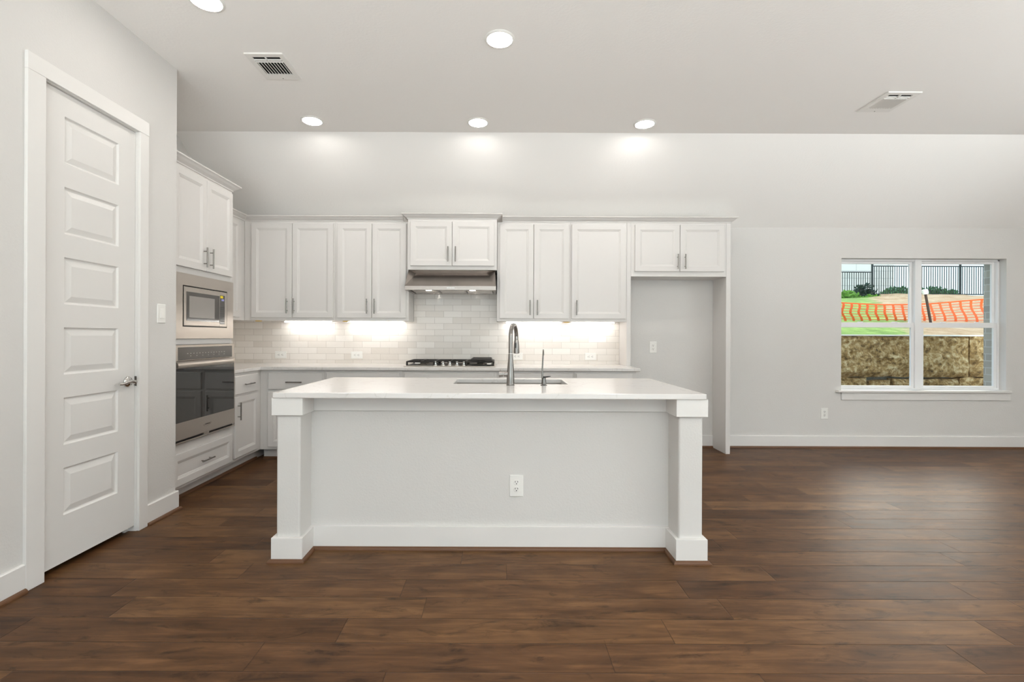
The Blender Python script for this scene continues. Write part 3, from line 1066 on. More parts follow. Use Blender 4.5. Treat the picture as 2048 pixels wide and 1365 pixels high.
# tiled backsplash
ZS = 0.9145
m = MB().box(XL + 0.008, 1.339, D - 0.009, D - 0.0005, ZS, UZ0 - 0.001)
m.box(-0.931, -0.013, D - 0.009, D - 0.0005, UZ0 - 0.001, 1.74)
m.cur = 1
m.box(XL + 0.0005, XL + 0.008, 4.132, D - 0.0005, ZS, UZ0 - 0.001)
tag(smart('backsplash', m, [TILE, TILE_S], loc=(0, 0, 0)), 'glossy off-white subway tile backsplash above the back countertop', 'backsplash')

# ------------------------------------------------------------------ range hood
HX0, HX1 = -0.936, -0.022
hd = thing('range_hood', 'stainless steel range hood above the cooktop', 'range hood', (-0.48, 5.0, 1.68))
zl0, zl1, zt = 1.680, 1.722, 1.8985
yf = 4.747
m = MB()
vv = [(HX0, D - 0.01, zl1), (HX0, yf + 0.004, zl1), (HX1, yf + 0.004, zl1), (HX1, D - 0.01, zl1),
      (HX0 + 0.012, D - 0.01, zt), (HX0 + 0.012, 4.885, zt), (HX0 + 0.095, 4.925, zt - 0.022), (HX1 - 0.095, 4.925, zt - 0.022),
      (HX1 - 0.012, 4.885, zt), (HX1 - 0.012, D - 0.01, zt), (HX0 + 0.095, 4.90, zt), (HX1 - 0.095, 4.90, zt)]
n0 = len(m.v)
m.v += vv
for q in ((1, 2, 7, 6), (0, 1, 5, 4), (1, 6, 5), (2, 8, 7), (2, 3, 9, 8), (6, 7, 11, 10), (5, 6, 10), (7, 8, 11), (4, 5, 10, 11, 8, 9), (3, 0, 4, 9)):
    m.face([n0 + i for i in q])
smart('canopy', m, HOODSTEEL, hd)
lip = MB().box(HX0, HX1, yf, yf + 0.03, zl0, zl1).box(HX0, HX0 + 0.03, yf + 0.03, D - 0.01, zl0, zl1)
lip.box(HX1 - 0.03, HX1, yf + 0.03, D - 0.01, zl0, zl1).box(HX0 + 0.03, HX1 - 0.03, D - 0.05, D - 0.01, zl0, zl1)
lip.box(HX0 + 0.03, HX1 - 0.03, yf + 0.03, yf + 0.10, zl0 + 0.004, zl1)
lp = smart('lip', lip, HOODSTEEL, hd, 0.002)
for k in range(5):
    cx = (HX0 + HX1) / 2 - 0.028 + k * 0.016
    smart('button', MB().cyl((cx, yf + 0.0005, 1.702), (cx, yf - 0.004, 1.702), 0.0045, 12), CHROME, lp)
fw = (HX1 - HX0 - 0.06) / 3
for k in range(3):
    a = HX0 + 0.03 + k * fw
    f = MB().box(a + 0.008, a + fw - 0.008, yf + 0.105, D - 0.055, zl0 + 0.012, zl0 + 0.022)
    for j in range(9):
        yy = yf + 0.125 + j * 0.034
        f.box(a + 0.02, a + fw - 0.02, yy, yy + 0.014, zl0 + 0.008, zl0 + 0.013)
    smart('grease_filter', f, STEEL, hd)
    if k < 2:
        smart('divider', MB().box(a + fw - 0.007, a + fw + 0.007, yf + 0.10, D - 0.052, zl0 + 0.004, zl0 + 0.024), STEEL_D, hd)
for px in (857, 944.5):
    cx = KX(px, yf + 0.06)
    smart('lamp', MB().lathe((cx, yf + 0.065, zl0 + 0.006), (0, 0, -1), [(0.03, 0), (0.03, 0.004), (0.024, 0.006)], 20), HOODLENS, hd)

# ------------------------------------------------------------------ cooktop
ct = thing('gas_cooktop', 'black and steel gas cooktop set into the back countertop', 'cooktop', (-0.48, 5.0, 0.9145))
KX0, KX1, KY0, KY1, KZ = -0.941, -0.021, 4.735, 5.225, 0.9145
smart('tray', MB().box(KX0, KX1, KY0, KY1, KZ, KZ + 0.007), STEEL, ct, 0.003)
smart('burner_pan', MB().box(KX0 + 0.02, KX1 - 0.02, KY0 + 0.09, KY1 - 0.015, KZ + 0.007, KZ + 0.010), BLACK, ct)
for bx, by, br in ((-0.78, 4.91, 0.04), (-0.78, 5.12, 0.036), (-0.481, 5.04, 0.055), (-0.18, 4.91, 0.036), (-0.18, 5.12, 0.042)):
    bn = smart('burner', MB().lathe((bx, by, KZ + 0.0095), (0, 0, 1), [(br + 0.008, 0), (br + 0.006, 0.006), (br, 0.008), (br, 0.014)], 24), STEEL_D, ct)
    smart('burner_cap', MB().lathe((bx, by, KZ + 0.023), (0, 0, 1), [(br - 0.002, 0), (br, 0.003), (br - 0.004, 0.008)], 24), IRON, bn)


def grate(x0, x1, y0, y1, z):
    g = MB()
    b_ = 0.007
    for y in (y0, y1):
        g.box(x0, x1, y - b_, y + b_, z - 0.014, z)
    for x in (x0, x1):
        g.box(x - b_, x + b_, y0, y1, z - 0.014, z)
    cx, cy = (x0 + x1) / 2, (y0 + y1) / 2
    g.box(cx - b_, cx + b_, y0, y1, z - 0.012, z + 0.001)
    g.box(x0, x1, cy - b_, cy + b_, z - 0.012, z + 0.001)
    for fy in (0.25, 0.75):
        yy = y0 + (y1 - y0) * fy
        g.box(x0, cx - 0.035, yy - b_, yy + b_, z - 0.012, z + 0.001)
        g.box(cx + 0.035, x1, yy - b_, yy + b_, z - 0.012, z + 0.001)
    for x in (x0, x1):
        for y in (y0, y1):
            g.box(x - 0.009, x + 0.009, y - 0.009, y + 0.009, KZ + 0.0072, z - 0.002)
    return g


GZ = KZ + 0.052
for x0, x1, y0 in ((-0.915, -0.645, KY0 + 0.05), (-0.632, -0.330, KY0 + 0.145), (-0.317, -0.047, KY0 + 0.05)):
    smart('grate', grate(x0, x1, y0, KY1 - 0.025, GZ), IRON, ct, 0.002)
for px in (871, 886.1, 899.8, 914, 927.7):
    cx = KX(px, 4.785)
    kn = smart('knob', MB().lathe((cx, 4.79, KZ + 0.0072), (0, 0, 1), [(0.023, 0), (0.022, 0.007), (0.014, 0.013), (0.012, 0.030), (0.013, 0.038), (0.010, 0.042)], 20), CHROME, ct)
    smart('pointer', MB().box(cx - 0.003, cx + 0.003, 4.775, 4.805, KZ + 0.040, KZ + 0.050), CHROME, kn)
# loose griddle plate on the right grate, and two paper labels
g = MB()
gx0, gx1, gy0_, gy1_, gz = KX(941, 4.80), KX(984.5, 4.80), 4.79, 5.12, GZ + 0.0015
g.panel((0, 0, gz), (1, 0, 0), (0, 1, 0), (0, 0, 1), gx0, gx1, gy0_, gy1_, [(0.0, 0.0), (0.0, 0.006), (0.008, 0.024), (0.014, 0.026), (0.018, 0.020)])
g.box(gx0 + 0.07, gx1 - 0.07, gy0_ - 0.016, gy0_ + 0.002, gz + 0.006, gz + 0.014)
gr = tag(smart('griddle_plate', g, IRON, bevel=0.002), 'loose black cast iron griddle plate lying on the right end of the cooktop', 'griddle')
smart('paper_label', MB().box(-0.108, -0.068, 4.7365, 4.7375, GZ - 0.028, GZ - 0.018), PLASTIC, ct)
smart('paper_label', MB().box(-0.835, -0.780, KY0 + 0.0365, KY0 + 0.0375, GZ - 0.024, GZ - 0.015), PLASTIC, ct)

# ------------------------------------------------------------------ kitchen island
IX0, IX1 = -1.2146, 1.130
IY = 2.549                       # front of the post plinths
isl = thing('kitchen_island', 'pale grey textured kitchen island with a square post at each end', 'kitchen island', (-0.04, 3.0, 0))
PY = 2.723
smart('front_panel', MB().box(IX0 + 0.10, IX1 - 0.10, PY, PY + 0.10, 0.0, 0.8835), WALL, isl)
cb = MB().box(IX0 + 0.02, IX1 - 0.02, PY + 0.1005, 3.455, 0.10, 0.66)
cb.box(IX0 + 0.02, -0.33, PY + 0.1005, 3.455, 0.66, 0.8835)
cb.box(0.50, IX1 - 0.02, PY + 0.1005, 3.455, 0.66, 0.8835)
cb.box(-0.33, 0.50, PY + 0.1005, PY + 0.20, 0.66, 0.8835)
cb.box(-0.33, 0.50, 3.435, 3.455, 0.66, 0.8835)
cb.box(IX0 + 0.02, IX1 - 0.02, PY + 0.1005, 3.38, 0.0, 0.10)
smart('body', cb, CAB, isl, 0.0015, 1)
for s_, a, b_ in ((-1, IX0, IX0 + 0.167), (1, IX1 - 0.170, IX1)):
    pm = MB().box(a + 0.02, b_ - 0.02, IY + 0.02, PY + 0.10, 0.0, 0.8835)
    po = smart('post', pm, WALL, isl, 0.010, 4)
    c = MB()
    c.box(a, b_, IY, IY + 0.0205, 0.79, 0.8838)
    c.box(a, a + 0.0205, IY + 0.0205, PY + 0.10, 0.79, 0.8838)
    c.box(b_ - 0.0205, b_, IY + 0.0205, PY - 0.0155, 0.79, 0.8838)
    smart('post_cap', c, TRIM, po, 0.0015, 1)
    c = MB()
    c.box(a, b_, IY, IY + 0.0205, 0.0, 0.131)
    c.box(a, a + 0.0205, IY + 0.0205, PY + 0.10, 0.0, 0.131)
    c.box(b_ - 0.0205, b_, IY + 0.0205, PY - 0.0155, 0.0, 0.131)
    smart('post_base', c, TRIM, po, 0.0015, 1)
PI0, PI1 = IX0 + 0.167, IX1 - 0.170
smart('frieze', MB().box(PI0 - 0.02, PI1 + 0.02, PY - 0.015, PY - 0.0002, 0.792, 0.8838), TRIM, isl, 0.0015, 1)
smart('baseboard', MB().box(PI0 - 0.02, PI1 + 0.02, PY - 0.015, PY - 0.0002, 0.0, 0.134), TRIM, isl, 0.0015, 1)
smart('shoe_moulding', MB().sweep([(IX0, 3.40), (IX0, IY), (PI0, IY), (PI0, PY - 0.015), (PI1, PY - 0.015), (PI1, IY), (IX1, IY), (IX1, 3.40)], SH0, 1), SHOE, isl)
# kitchen-side doors of the island
BKF = ((-1, 0, 0), (0, 0, 1), (0, 1, 0))
for k in range(5):
    w_ = (IX1 - IX0 - 0.08) / 5
    a = -(IX1 - 0.04) + k * w_
    q = leaf('door', isl, BKF, 3.455 + STEP, a + 0.004, a + w_ - 0.004, 0.134, 0.86)
    pull(q, BKF, 3.455 + STEP, a + w_ - 0.05, 0.74)

# island countertop with sink cut-out
CX0, CX1, CY0, CY1 = KX(545.2, 2.539), KX(1414.3, 2.539), 2.539, 3.494
SX0, SX1, SY0_, SY1_ = -0.287, 0.451, 3.044, 3.400
m = MB()
xs = [CX0, SX0, SX1, CX1]
ys = [CY0, SY0_, SY1_, CY1]
for z in (0.884, 0.914):
    for i in range(3):
        for j in range(3):
            if i == 1 and j == 1:
                continue
            n = len(m.v)
            m.v += [(xs[i], ys[j], z), (xs[i + 1], ys[j], z), (xs[i + 1], ys[j + 1], z), (xs[i], ys[j + 1], z)]
            m.face([n, n + 1, n + 2, n + 3])


def skirt(m, pts, z0, z1):
    for i in range(len(pts)):
        a, b_ = pts[i], pts[(i + 1) % len(pts)]
        n = len(m.v)
        m.v += [(a[0], a[1], z0), (b_[0], b_[1], z0), (b_[0], b_[1], z1), (a[0], a[1], z1)]
        m.face([n, n + 1, n + 2, n + 3])


# outer and inner edges, split at the same points as the faces
skirt(m, [(x, CY0) for x in xs] + [(CX1, y) for y in ys[1:]] + [(x, CY1) for x in xs[::-1][1:]] + [(CX0, y) for y in ys[::-1][1:-1]], 0.884, 0.914)
skirt(m, [(SX0, SY0_), (SX1, SY0_), (SX1, SY1_), (SX0, SY1_)], 0.884, 0.914)
tag(smart('island_countertop', m, QUARTZ, bevel=0.004, merge=True), 'white quartz slab on top of the kitchen island', 'countertop')

# sink
sk = thing('undermount_sink', 'stainless steel undermount sink in the island', 'sink', (0.082, 3.22, 0.70))
m = MB()
o_ = 0.006
sx0, sx1, sy0, sy1, sz0, sz1 = SX0 - o_, SX1 + o_, SY0_ - o_, SY1_ + o_, 0.690, 0.8835
m.rings([[(sx0 - 0.02, sy0 - 0.02, sz1), (sx1 + 0.02, sy0 - 0.02, sz1), (sx1 + 0.02, sy1 + 0.02, sz1), (sx0 - 0.02, sy1 + 0.02, sz1)],
         [(sx0, sy0, sz1), (sx1, sy0, sz1), (sx1, sy1, sz1), (sx0, sy1, sz1)],
         [(sx0 + 0.004, sy0 + 0.004, sz0 + 0.012), (sx1 - 0.004, sy0 + 0.004, sz0 + 0.012), (sx1 - 0.004, sy1 - 0.004, sz0 + 0.012), (sx0 + 0.004, sy1 - 0.004, sz0 + 0.012)],
         [(sx0 + 0.016, sy0 + 0.016, sz0), (sx1 - 0.016, sy0 + 0.016, sz0), (sx1 - 0.016, sy1 - 0.016, sz0), (sx0 + 0.016, sy1 - 0.016, sz0)]],
        False, True, False)
smart('basin', m, STEEL, sk)
smart('drain', MB().lathe((0.082, 3.24, sz0 + 0.0005), (0, 0, 1), [(0.045, 0), (0.045, 0.002), (0.03, 0.001), (0.028, -0.004)], 24), CHROME, sk)

# faucet
fc = thing('kitchen_faucet', 'tall brushed nickel pull-down faucet in front of the sink', 'faucet', (0.079, 2.962, 0.9142))
fx, fy, fz = 0.079, 2.962, 0.9142
smart('body', MB().lathe((fx, fy, fz), (0, 0, 1), [(0.0265, 0), (0.0265, 0.004), (0.0245, 0.006), (0.0235, 0.06), (0.0195, 0.12), (0.0150, 0.17), (0.0138, 0.197)], 28), NICKEL, fc)
ex, ey = 0.122, 3.150
pts, rr = [], []
ztop, r_ = 1.215, 0.0
ax, ay = (ex - fx) / 2, (ey - fy) / 2
pts.append((fx, fy, fz + 0.199))
for k in range(0, 21):
    a = math.pi * k / 20
    pts.append((fx + ax * (1 - math.cos(a)), fy + ay * (1 - math.cos(a)), ztop + 0.078 * math.sin(a)))
pts.append((ex, ey, ztop - 0.02))
smart('spout', MB().tube(pts, 0.0132, 18), NICKEL, fc)
sh = smart('spray_head', MB().lathe((ex, ey, ztop - 0.019), (0, 0, -1), [(0.0135, 0), (0.0150, 0.006), (0.0175, 0.03), (0.0200, 0.080), (0.0195, 0.088), (0.015, 0.090)], 24), NICKEL, fc)
smart('spray_button', MB().obox((ex - 0.005, ey - 0.0172, ztop - 0.055), (1, 0, 0), (0, 0, 1), (0, 1, 0), 0.004, 0.017, 0.003), BLACK, sh, 0.001)
lv = smart('handle', MB().cyl((fx - 0.018, fy, fz + 0.070), (fx - 0.043, fy, fz + 0.070), 0.0165, 22).cyl((fx - 0.0455, fy, fz + 0.070), (fx - 0.072, fy, fz + 0.070), 0.0165, 22), NICKEL, fc)
smart('lever', MB().tube([(fx - 0.060, fy + 0.005, fz + 0.075), (fx - 0.062, fy + 0.05, fz + 0.085), (fx - 0.063, fy + 0.10, fz + 0.088)], [0.006, 0.005, 0.0045], 12), NICKEL, lv)
# drinking water tap
wt = thing('filter_tap', 'slim chrome water filter tap right of the faucet', 'tap', (0.287, 2.962, 0.9142))
tx, ty = 0.287, 2.962
smart('base', MB().lathe((tx, ty, fz), (0, 0, 1), [(0.0215, 0), (0.0215, 0.003), (0.0145, 0.006), (0.0140, 0.030), (0.0125, 0.046), (0.006, 0.050)], 24), DCHROME, wt)
pts = [(tx - 0.010, ty, fz + 0.040), (tx - 0.009, ty, fz + 0.12), (tx - 0.005, ty + 0.003, fz + 0.185), (tx - 0.002, ty + 0.02, fz + 0.212),
       (tx + 0.001, ty + 0.05, fz + 0.220), (tx + 0.004, ty + 0.08, fz + 0.208), (tx + 0.006, ty + 0.092, fz + 0.186)]
fine = []
for i in range(len(pts) - 1):
    for q in range(4):
        fine.append(tuple(Vector(pts[i]).lerp(Vector(pts[i + 1]), q / 4)))
fine.append(pts[-1])
smart('spout', MB().tube(fine, 0.0048, 12), DCHROME, wt)
smart('lever', MB().tube([(tx - 0.004, ty, fz + 0.052), (tx + 0.015, ty, fz + 0.053), (tx + 0.043, ty, fz + 0.057)], [0.006, 0.0045, 0.002], 10), BLACK, wt)


# ------------------------------------------------------------------ outlets and switch
def outlet(label, loc):
    """a duplex outlet facing the camera, centred on loc"""
    x, y, z = loc
    t = thing('wall_outlet', label, 'outlet', loc, 'duplex outlets')
    smart('cover_plate', MB().panel((0, y, 0), (1, 0, 0), (0, 0, 1), (0, -1, 0), x - 0.039, x + 0.039, z - 0.062, z + 0.062,
                                   [(0, 0.0005), (0, 0.003), (0.003, 0.006)]), PLASTIC, t)
    for dz in (-0.0195, 0.0195):
        rc = smart('receptacle', MB().lathe((x, y - 0.0055, z + dz), (0, -1, 0), [(0.0170, 0), (0.0170, 0.0018), (0.0155, 0.0026)], 22), PLASTIC, t)
        sl = MB()
        sl.box(x - 0.0085, x - 0.0055, y - 0.0086, y - 0.0080, z + dz + 0.000, z + dz + 0.009)
        sl.box(x + 0.0055, x + 0.0085, y - 0.0086, y - 0.0080, z + dz + 0.000, z + dz + 0.009)
        sl.cyl((x, y - 0.0080, z + dz - 0.007), (x, y - 0.0086, z + dz - 0.007), 0.0032, 12)
        smart('slots', sl, SLOT, rc)
    smart('screw', MB().cyl((x, y - 0.0055, z), (x, y - 0.0068, z), 0.003, 10), PLASTIC, t)
    return t


first = outlet('white outlet low on the front of the kitchen island', (0.109, PY, 0.364))
flat = (0, math.pi / 2, 0)
YS = D - 0.009
spots = [('white sideways outlet on the backsplash nearest the oven corner', (KX(561.8, YS), YS, 1.006), flat),
         ('white sideways outlet on the backsplash just left of the cooktop', (KX(713.8, YS), YS, 1.006), flat),
         ('white sideways outlet on the backsplash partly behind the tall faucet', (KX(1034, YS), YS, 0.999), flat),
         ('white sideways outlet on the backsplash near the refrigerator space', (KX(1181, YS), YS, 0.999), flat),
         ('white upright outlet on the wall inside the refrigerator space', (KX(1306, D), D, 1.105), None),
         ('white upright outlet low on the wall under the window', (KX(1649, D), D, 0.379), None)]
for lab, loc, rot in spots:
    dup(first, loc, lab, rot)
sw = thing('light_switch', 'white rocker light switch on the wall right of the pantry door', 'switch', (XW, 3.162, 1.362))
smart('cover_plate', MB().panel((XW, 0, 0), (0, 1, 0), (0, 0, 1), (1, 0, 0), 3.122, 3.200, 1.299, 1.425, [(0, 0.0005), (0, 0.003), (0.003, 0.006)]), PLASTIC, sw)
rk = MB().prism([(XW + 0.0055, 1.330), (XW + 0.0125, 1.330), (XW + 0.007, 1.396), (XW + 0.0055, 1.396)], 'y', 3.145, 3.177)
smart('rocker', rk, PLASTIC, sw, 0.001)

# ------------------------------------------------------------------ under-cabinet light strips with brass coloured clips
strips = [(570, 663, 'glowing light strip under the corner wall cabinet'),
          (696, 808, 'glowing light strip under the wall cabinet left of the hood'),
          (1012, 1122, 'glowing light strip under the wall cabinet right of the hood'),
          (1143, 1228, 'glowing light strip under the single door wall cabinet')]
for a, b_, lab in strips:
    x0, x1 = KX(a, 5.16), KX(b_, 5.16)
    t = thing('light_strip', lab, 'under cabinet light', ((x0 + x1) / 2, 5.16, 1.365), 'under-cabinet light strips')
    smart('housing', MB().box(x0 - 0.008, x1 + 0.008, 5.145, 5.175, 1.370, UZ0 - 0.0005), PLASTIC, t)
    smart('lens', MB().box(x0, x1, 5.148, 5.172, 1.364, 1.370), STRIPLENS, t)
for px, lab in ((517, 'yellow wire clip under the corner wall cabinet'), (692, 'yellow wire clip between the two left light strips'),
                (1133, 'pale yellow wire clip between the two right light strips')):
    cx = KX(px, 5.0)
    m = MB().box(cx - 0.022, cx + 0.022, 4.985, 5.02, 1.366, UZ0 - 0.0005)
    m.cyl((cx - 0.035, 5.0, 1.371), (cx + 0.035, 5.0, 1.371), 0.004, 8)
    tag(smart('wire_clip', m, BRASSY, bevel=0.002), lab, 'clip', 'yellow wire clips')


# ------------------------------------------------------------------ ceiling lights and vents
def downlight(loc, label, lens=None):
    x, y, z = loc
    t = thing('recessed_light', label, 'ceiling light', loc, 'recessed ceiling lights')
    smart('trim_ring', MB().lathe((x, y, z - 0.0003), (0, 0, -1), [(0.094, 0), (0.094, 0.002), (0.086, 0.007), (0.079, 0.008), (0.076, 0.001)], 40), PLASTIC, t)
    smart('lens', MB().lathe((x, y, z - 0.0005), (0, 0, -1), [(0.0775, 0), (0.0775, 0.0055), (0.05, 0.0075)], 40), lens or CANLENS, t)
    return t


cans = [((-1.606, 4.085, ZC), 'recessed light above the wall cabinets, left of the back row of three'),
        ((-0.180, 4.105, ZC), 'recessed light at the middle of the back row of three'),
        ((1.265, 4.120, ZC), 'recessed light at the right end of the back row of three'),
        ((0.003, 2.954, ZC), 'recessed light alone above the front of the island'),
        ((-1.62, 2.625, ZC), 'recessed light cut by the top edge of the picture')]
r0 = downlight(*cans[0], ROWLENS)
for loc, lab in cans[1:3]:
    dup(r0, loc, lab)
c0 = downlight(*cans[3])
dup(c0, *cans[4])
for x, y, lab in ((1.9, 1.6, 'added unseen recessed light over the open room, above and just behind the camera'),
                  (4.6, 1.9, 'added recessed light over the dining side, out of view above the window view'),
                  (4.6, 0.2, 'added unseen recessed light over the dining side, nearest the right-hand glazing'),
                  (1.2, -1.2, 'added unseen recessed light at the rear of the open room, before the added glazing')):
    dup(c0, (x, y, ZC), lab)  # four extra lamps out of view, put in to help light the room


def vent(loc, label):
    """ceiling register 0.255 x 0.312 m; loc is its corner nearest the camera on the left"""
    x, y, z = loc
    w_, l_ = 0.255, 0.312
    t = thing('ceiling_vent', label, 'vent', (x + w_ / 2, y + l_ / 2, z), 'ceiling vents')
    smart('dark_backing_plate', MB().box(x + 0.03, x + w_ - 0.03, y + 0.03, y + l_ - 0.03, z - 0.0022, z - 0.0004), DARK, t)  # dark plate under the ceiling, painted as the shaded opening behind the louvers
    f = MB().box(x, x + w_, y, y + 0.036, z - 0.010, z - 0.0004).box(x, x + w_, y + l_ - 0.036, y + l_, z - 0.010, z - 0.0004)
    f.box(x, x + 0.036, y + 0.036, y + l_ - 0.036, z - 0.010, z - 0.0004).box(x + w_ - 0.036, x + w_, y + 0.036, y + l_ - 0.036, z - 0.010, z - 0.0004)
    for yy in (y + 0.066, y + 0.088, y + l_ - 0.068):
        f.box(x + 0.036, x + w_ - 0.036, yy, yy + 0.008, z - 0.012, z - 0.003)
    f.box(x + w_ / 2 - 0.008, x + w_ / 2, y + 0.036, y + 0.09, z - 0.012, z - 0.003)
    f.box(x + 0.036, x + w_ - 0.036, y + l_ - 0.062, y + l_ - 0.034, z - 0.010, z - 0.004)
    smart('frame', f, VENTW, t, 0.001, 1)
    n_ = 9
    for k in range(n_):
        cx = x + 0.046 + k * (w_ - 0.092) / (n_ - 1)
        smart('louver', MB().obox((cx, y + 0.168, z - 0.010), (1, 0, -0.75), (0, 1, 0), (0.75, 0, 1), 0.0085, 0.075, 0.0008), VENTW, t)
    smart('screw', MB().cyl((x + w_ / 2, y + l_ - 0.018, z - 0.0098), (x + w_ / 2, y + l_ - 0.018, z - 0.0115), 0.004, 10), STEEL_D, t)
    return t


v0 = vent((-1.672, 3.105, ZC), 'white ceiling vent near the pantry wall, showing dark slots')
dup(v0, (2.922 + 0.1275, 3.562 + 0.156, ZC), 'white ceiling vent at the right, toward the window')

# ------------------------------------------------------------------ outdoors
# brick veneer around the window
m = MB()
BR0, BR1 = WX0 - 0.03, 5.652
m.box(-3.3, BR0, D + 0.141, D + 0.27, -0.3, 3.3)
m.box(BR1, XR + 0.6, D + 0.141, D + 0.27, -0.3, 3.3)
m.box(BR0, BR1, D + 0.141, D + 0.27, -0.3, WZ0 - 0.02)
m.box(BR0, BR1, D + 0.141, D + 0.27, WZ1 + 0.03, 3.3)
struct('wall_exterior', m, BRICK)
struct('ground', MB().box(-3.3, 40, D + 0.27, 7.3, -0.35, -0.12), GRAVEL)

# limestone retaining wall of large blocks
RW = 7.2
rw = thing('retaining_wall', 'rough tan limestone block retaining wall outside the window', 'retaining wall', (8, RW, -0.12))


def rock(x0, x1, z0, z1, seed, name='block', mt=None):
    rnd = random.Random(seed)
    bm = bmesh.new()
    nx, nz = max(6, int((x1 - x0) / 0.035)), max(4, int((z1 - z0) / 0.035))
    off = [rnd.uniform(0, 9) for _ in range(3)]
    from mathutils import noise
    grid = []
    for j in range(nz + 1):
        r_ = []
        for i in range(nx + 1):
            u, v = i / nx, j / nz
            x = x0 + (x1 - x0) * u
            z = z0 + (z1 - z0) * v
            e = min(u, 1 - u) * (x1 - x0), min(v, 1 - v) * (z1 - z0)
            edge = min(1.0, min(e) / 0.06)
            d = 0.09 * noise.noise((x * 2.2 + off[0], z * 2.2, off[1])) + 0.06 * noise.noise((x * 7, z * 7 + off[2], off[0])) + 0.03 * noise.noise((x * 19, z * 19, off[1]))
            y = RW + 0.02 - (0.05 + d) * edge
            wob = 0.02 * noise.noise((x * 6, z * 6, off[2])) * (1 - edge)
            r_.append(bm.verts.new((x, y, z + wob)))
        grid.append(r_)
    for j in range(nz):
        for i in range(nx):
            bm.faces.new((grid[j][i], grid[j][i + 1], grid[j + 1][i + 1], grid[j + 1][i]))
    ext = bmesh.ops.extrude_edge_only(bm, edges=[e for e in bm.edges if len(e.link_faces) == 1])
    for v in ext['geom']:
        if isinstance(v, bmesh.types.BMVert):
            v.co.y = RW + 0.3
    mbm = MB()
    bm.verts.index_update()
    mbm.v = [tuple(v.co) for v in bm.verts]
    for f in bm.faces:
        mbm.face([v.index for v in f.verts])
    bm.free()
    return smart(name, mbm, mt or ROCK, rw)


smart('mortar', MB().box(3.0, 18, RW + 0.13, RW + 0.28, -0.12, 1.245), MORTAR, rw)
xs_ = [3.0, 4.3, 5.05, 6.31, 7.16, 8.2, 9.4, 10.5, 11.6]
for i in range(len(xs_) - 1):
    rock(xs_[i] + 0.012, xs_[i + 1] - 0.012, 0.625, 1.245, 40 + i)
xs_ = [3.0, 3.9, 4.7, 5.62, 5.98, 7.0, 7.5, 8.6, 9.8, 11.6]
for i in range(len(xs_) - 1):
    rock(xs_[i] + 0.02, xs_[i + 1] - 0.02, 0.02, 0.575 + 0.02 * (i % 3), 70 + i)
smart('capping', MB().box(3.0, 18, RW - 0.03, RW + 0.36, 1.246, 1.268), ROCKTOP, rw, 0.006)  # pale strip along the wall top, coloured as a sunlit edge

# hillside
from mathutils import noise as mnoise


def hill_z(x, y):
    t_ = min(1.0, max(0.0, (y - 7.5) / 12.3))
    z = 1.16 + 1.86 * (t_ ** 0.85)
    if y > 10:
        z += 0.09 * mnoise.noise((x * 0.5, y * 0.5, 0.3)) + 0.04 * mnoise.noise((x * 1.7, y * 1.7, 2.3))
    z -= 0.30 * max(0.0, min(1.0, (15.9 - x) / 0.5)) * max(0.0, min(1.0, (y - 17) / 2.0))
    return z


m = MB()
gx = [2.0 + i * 0.45 for i in range(82)]
gy = [7.5 + j * 0.4 for j in range(36)] + [23, 27, 35, 60]
for y in gy:
    for x in gx:
        m.v.append((x, y, hill_z(x, y)))
for j in range(len(gy) - 1):
    for i in range(len(gx) - 1):
        a = j * len(gx) + i
        m.face([a, a + 1, a + len(gx) + 1, a + len(gx)], True)
tag(struct('hillside_ground', m, HILL), 'sloping bare soil and grass behind the retaining wall', 'ground')

# black iron fence on the crest
YF = 20.0
fx_posts = [12.2, KX(1744, YF), KX(1920, YF), 23.2]
fn = thing('iron_fence', 'black iron picket fence along the top of the slope', 'fence', (17.5, YF, 2.8))
for x in fx_posts:
    low = x < 15
    smart('post', MB().box(x - 0.026, x + 0.026, YF - 0.03, YF + 0.03, 2.55, 4.33 if not low else 4.1), IRONFENCE, fn)
for a, b_ in zip(fx_posts[:-1], fx_posts[1:]):
    low = b_ < 16
    z0, z1 = (2.82, 3.98) if low else (3.06, 4.24)
    m = MB()
    for z in (z0, z1):
        m.box(a + 0.026, b_ - 0.026, YF - 0.018, YF + 0.018, z - 0.02, z + 0.02)
    n_ = int((b_ - a) / 0.0945)
    for k in range(1, n_):
        x = a + (b_ - a) * k / n_
        m.box(x - 0.010, x + 0.010, YF - 0.01, YF + 0.01, z0, z1)
    smart('picket_panel', m, IRONFENCE, fn)

# orange safety mesh
YO = 9.5
of = thing('safety_fence', 'orange plastic safety mesh hung across the slope', 'fence', (8.8, YO, 1.3))


def mesh_y(x, z):
    return YO + 0.10 * math.sin(x * 1.7) + 0.05 * math.sin(z * 9 + x)


def top_z(x):
    return 1.92 + 0.035 * math.sin(x * 1.3 + 1.0) + 0.10 * max(0, x - 8.8) * 0.5


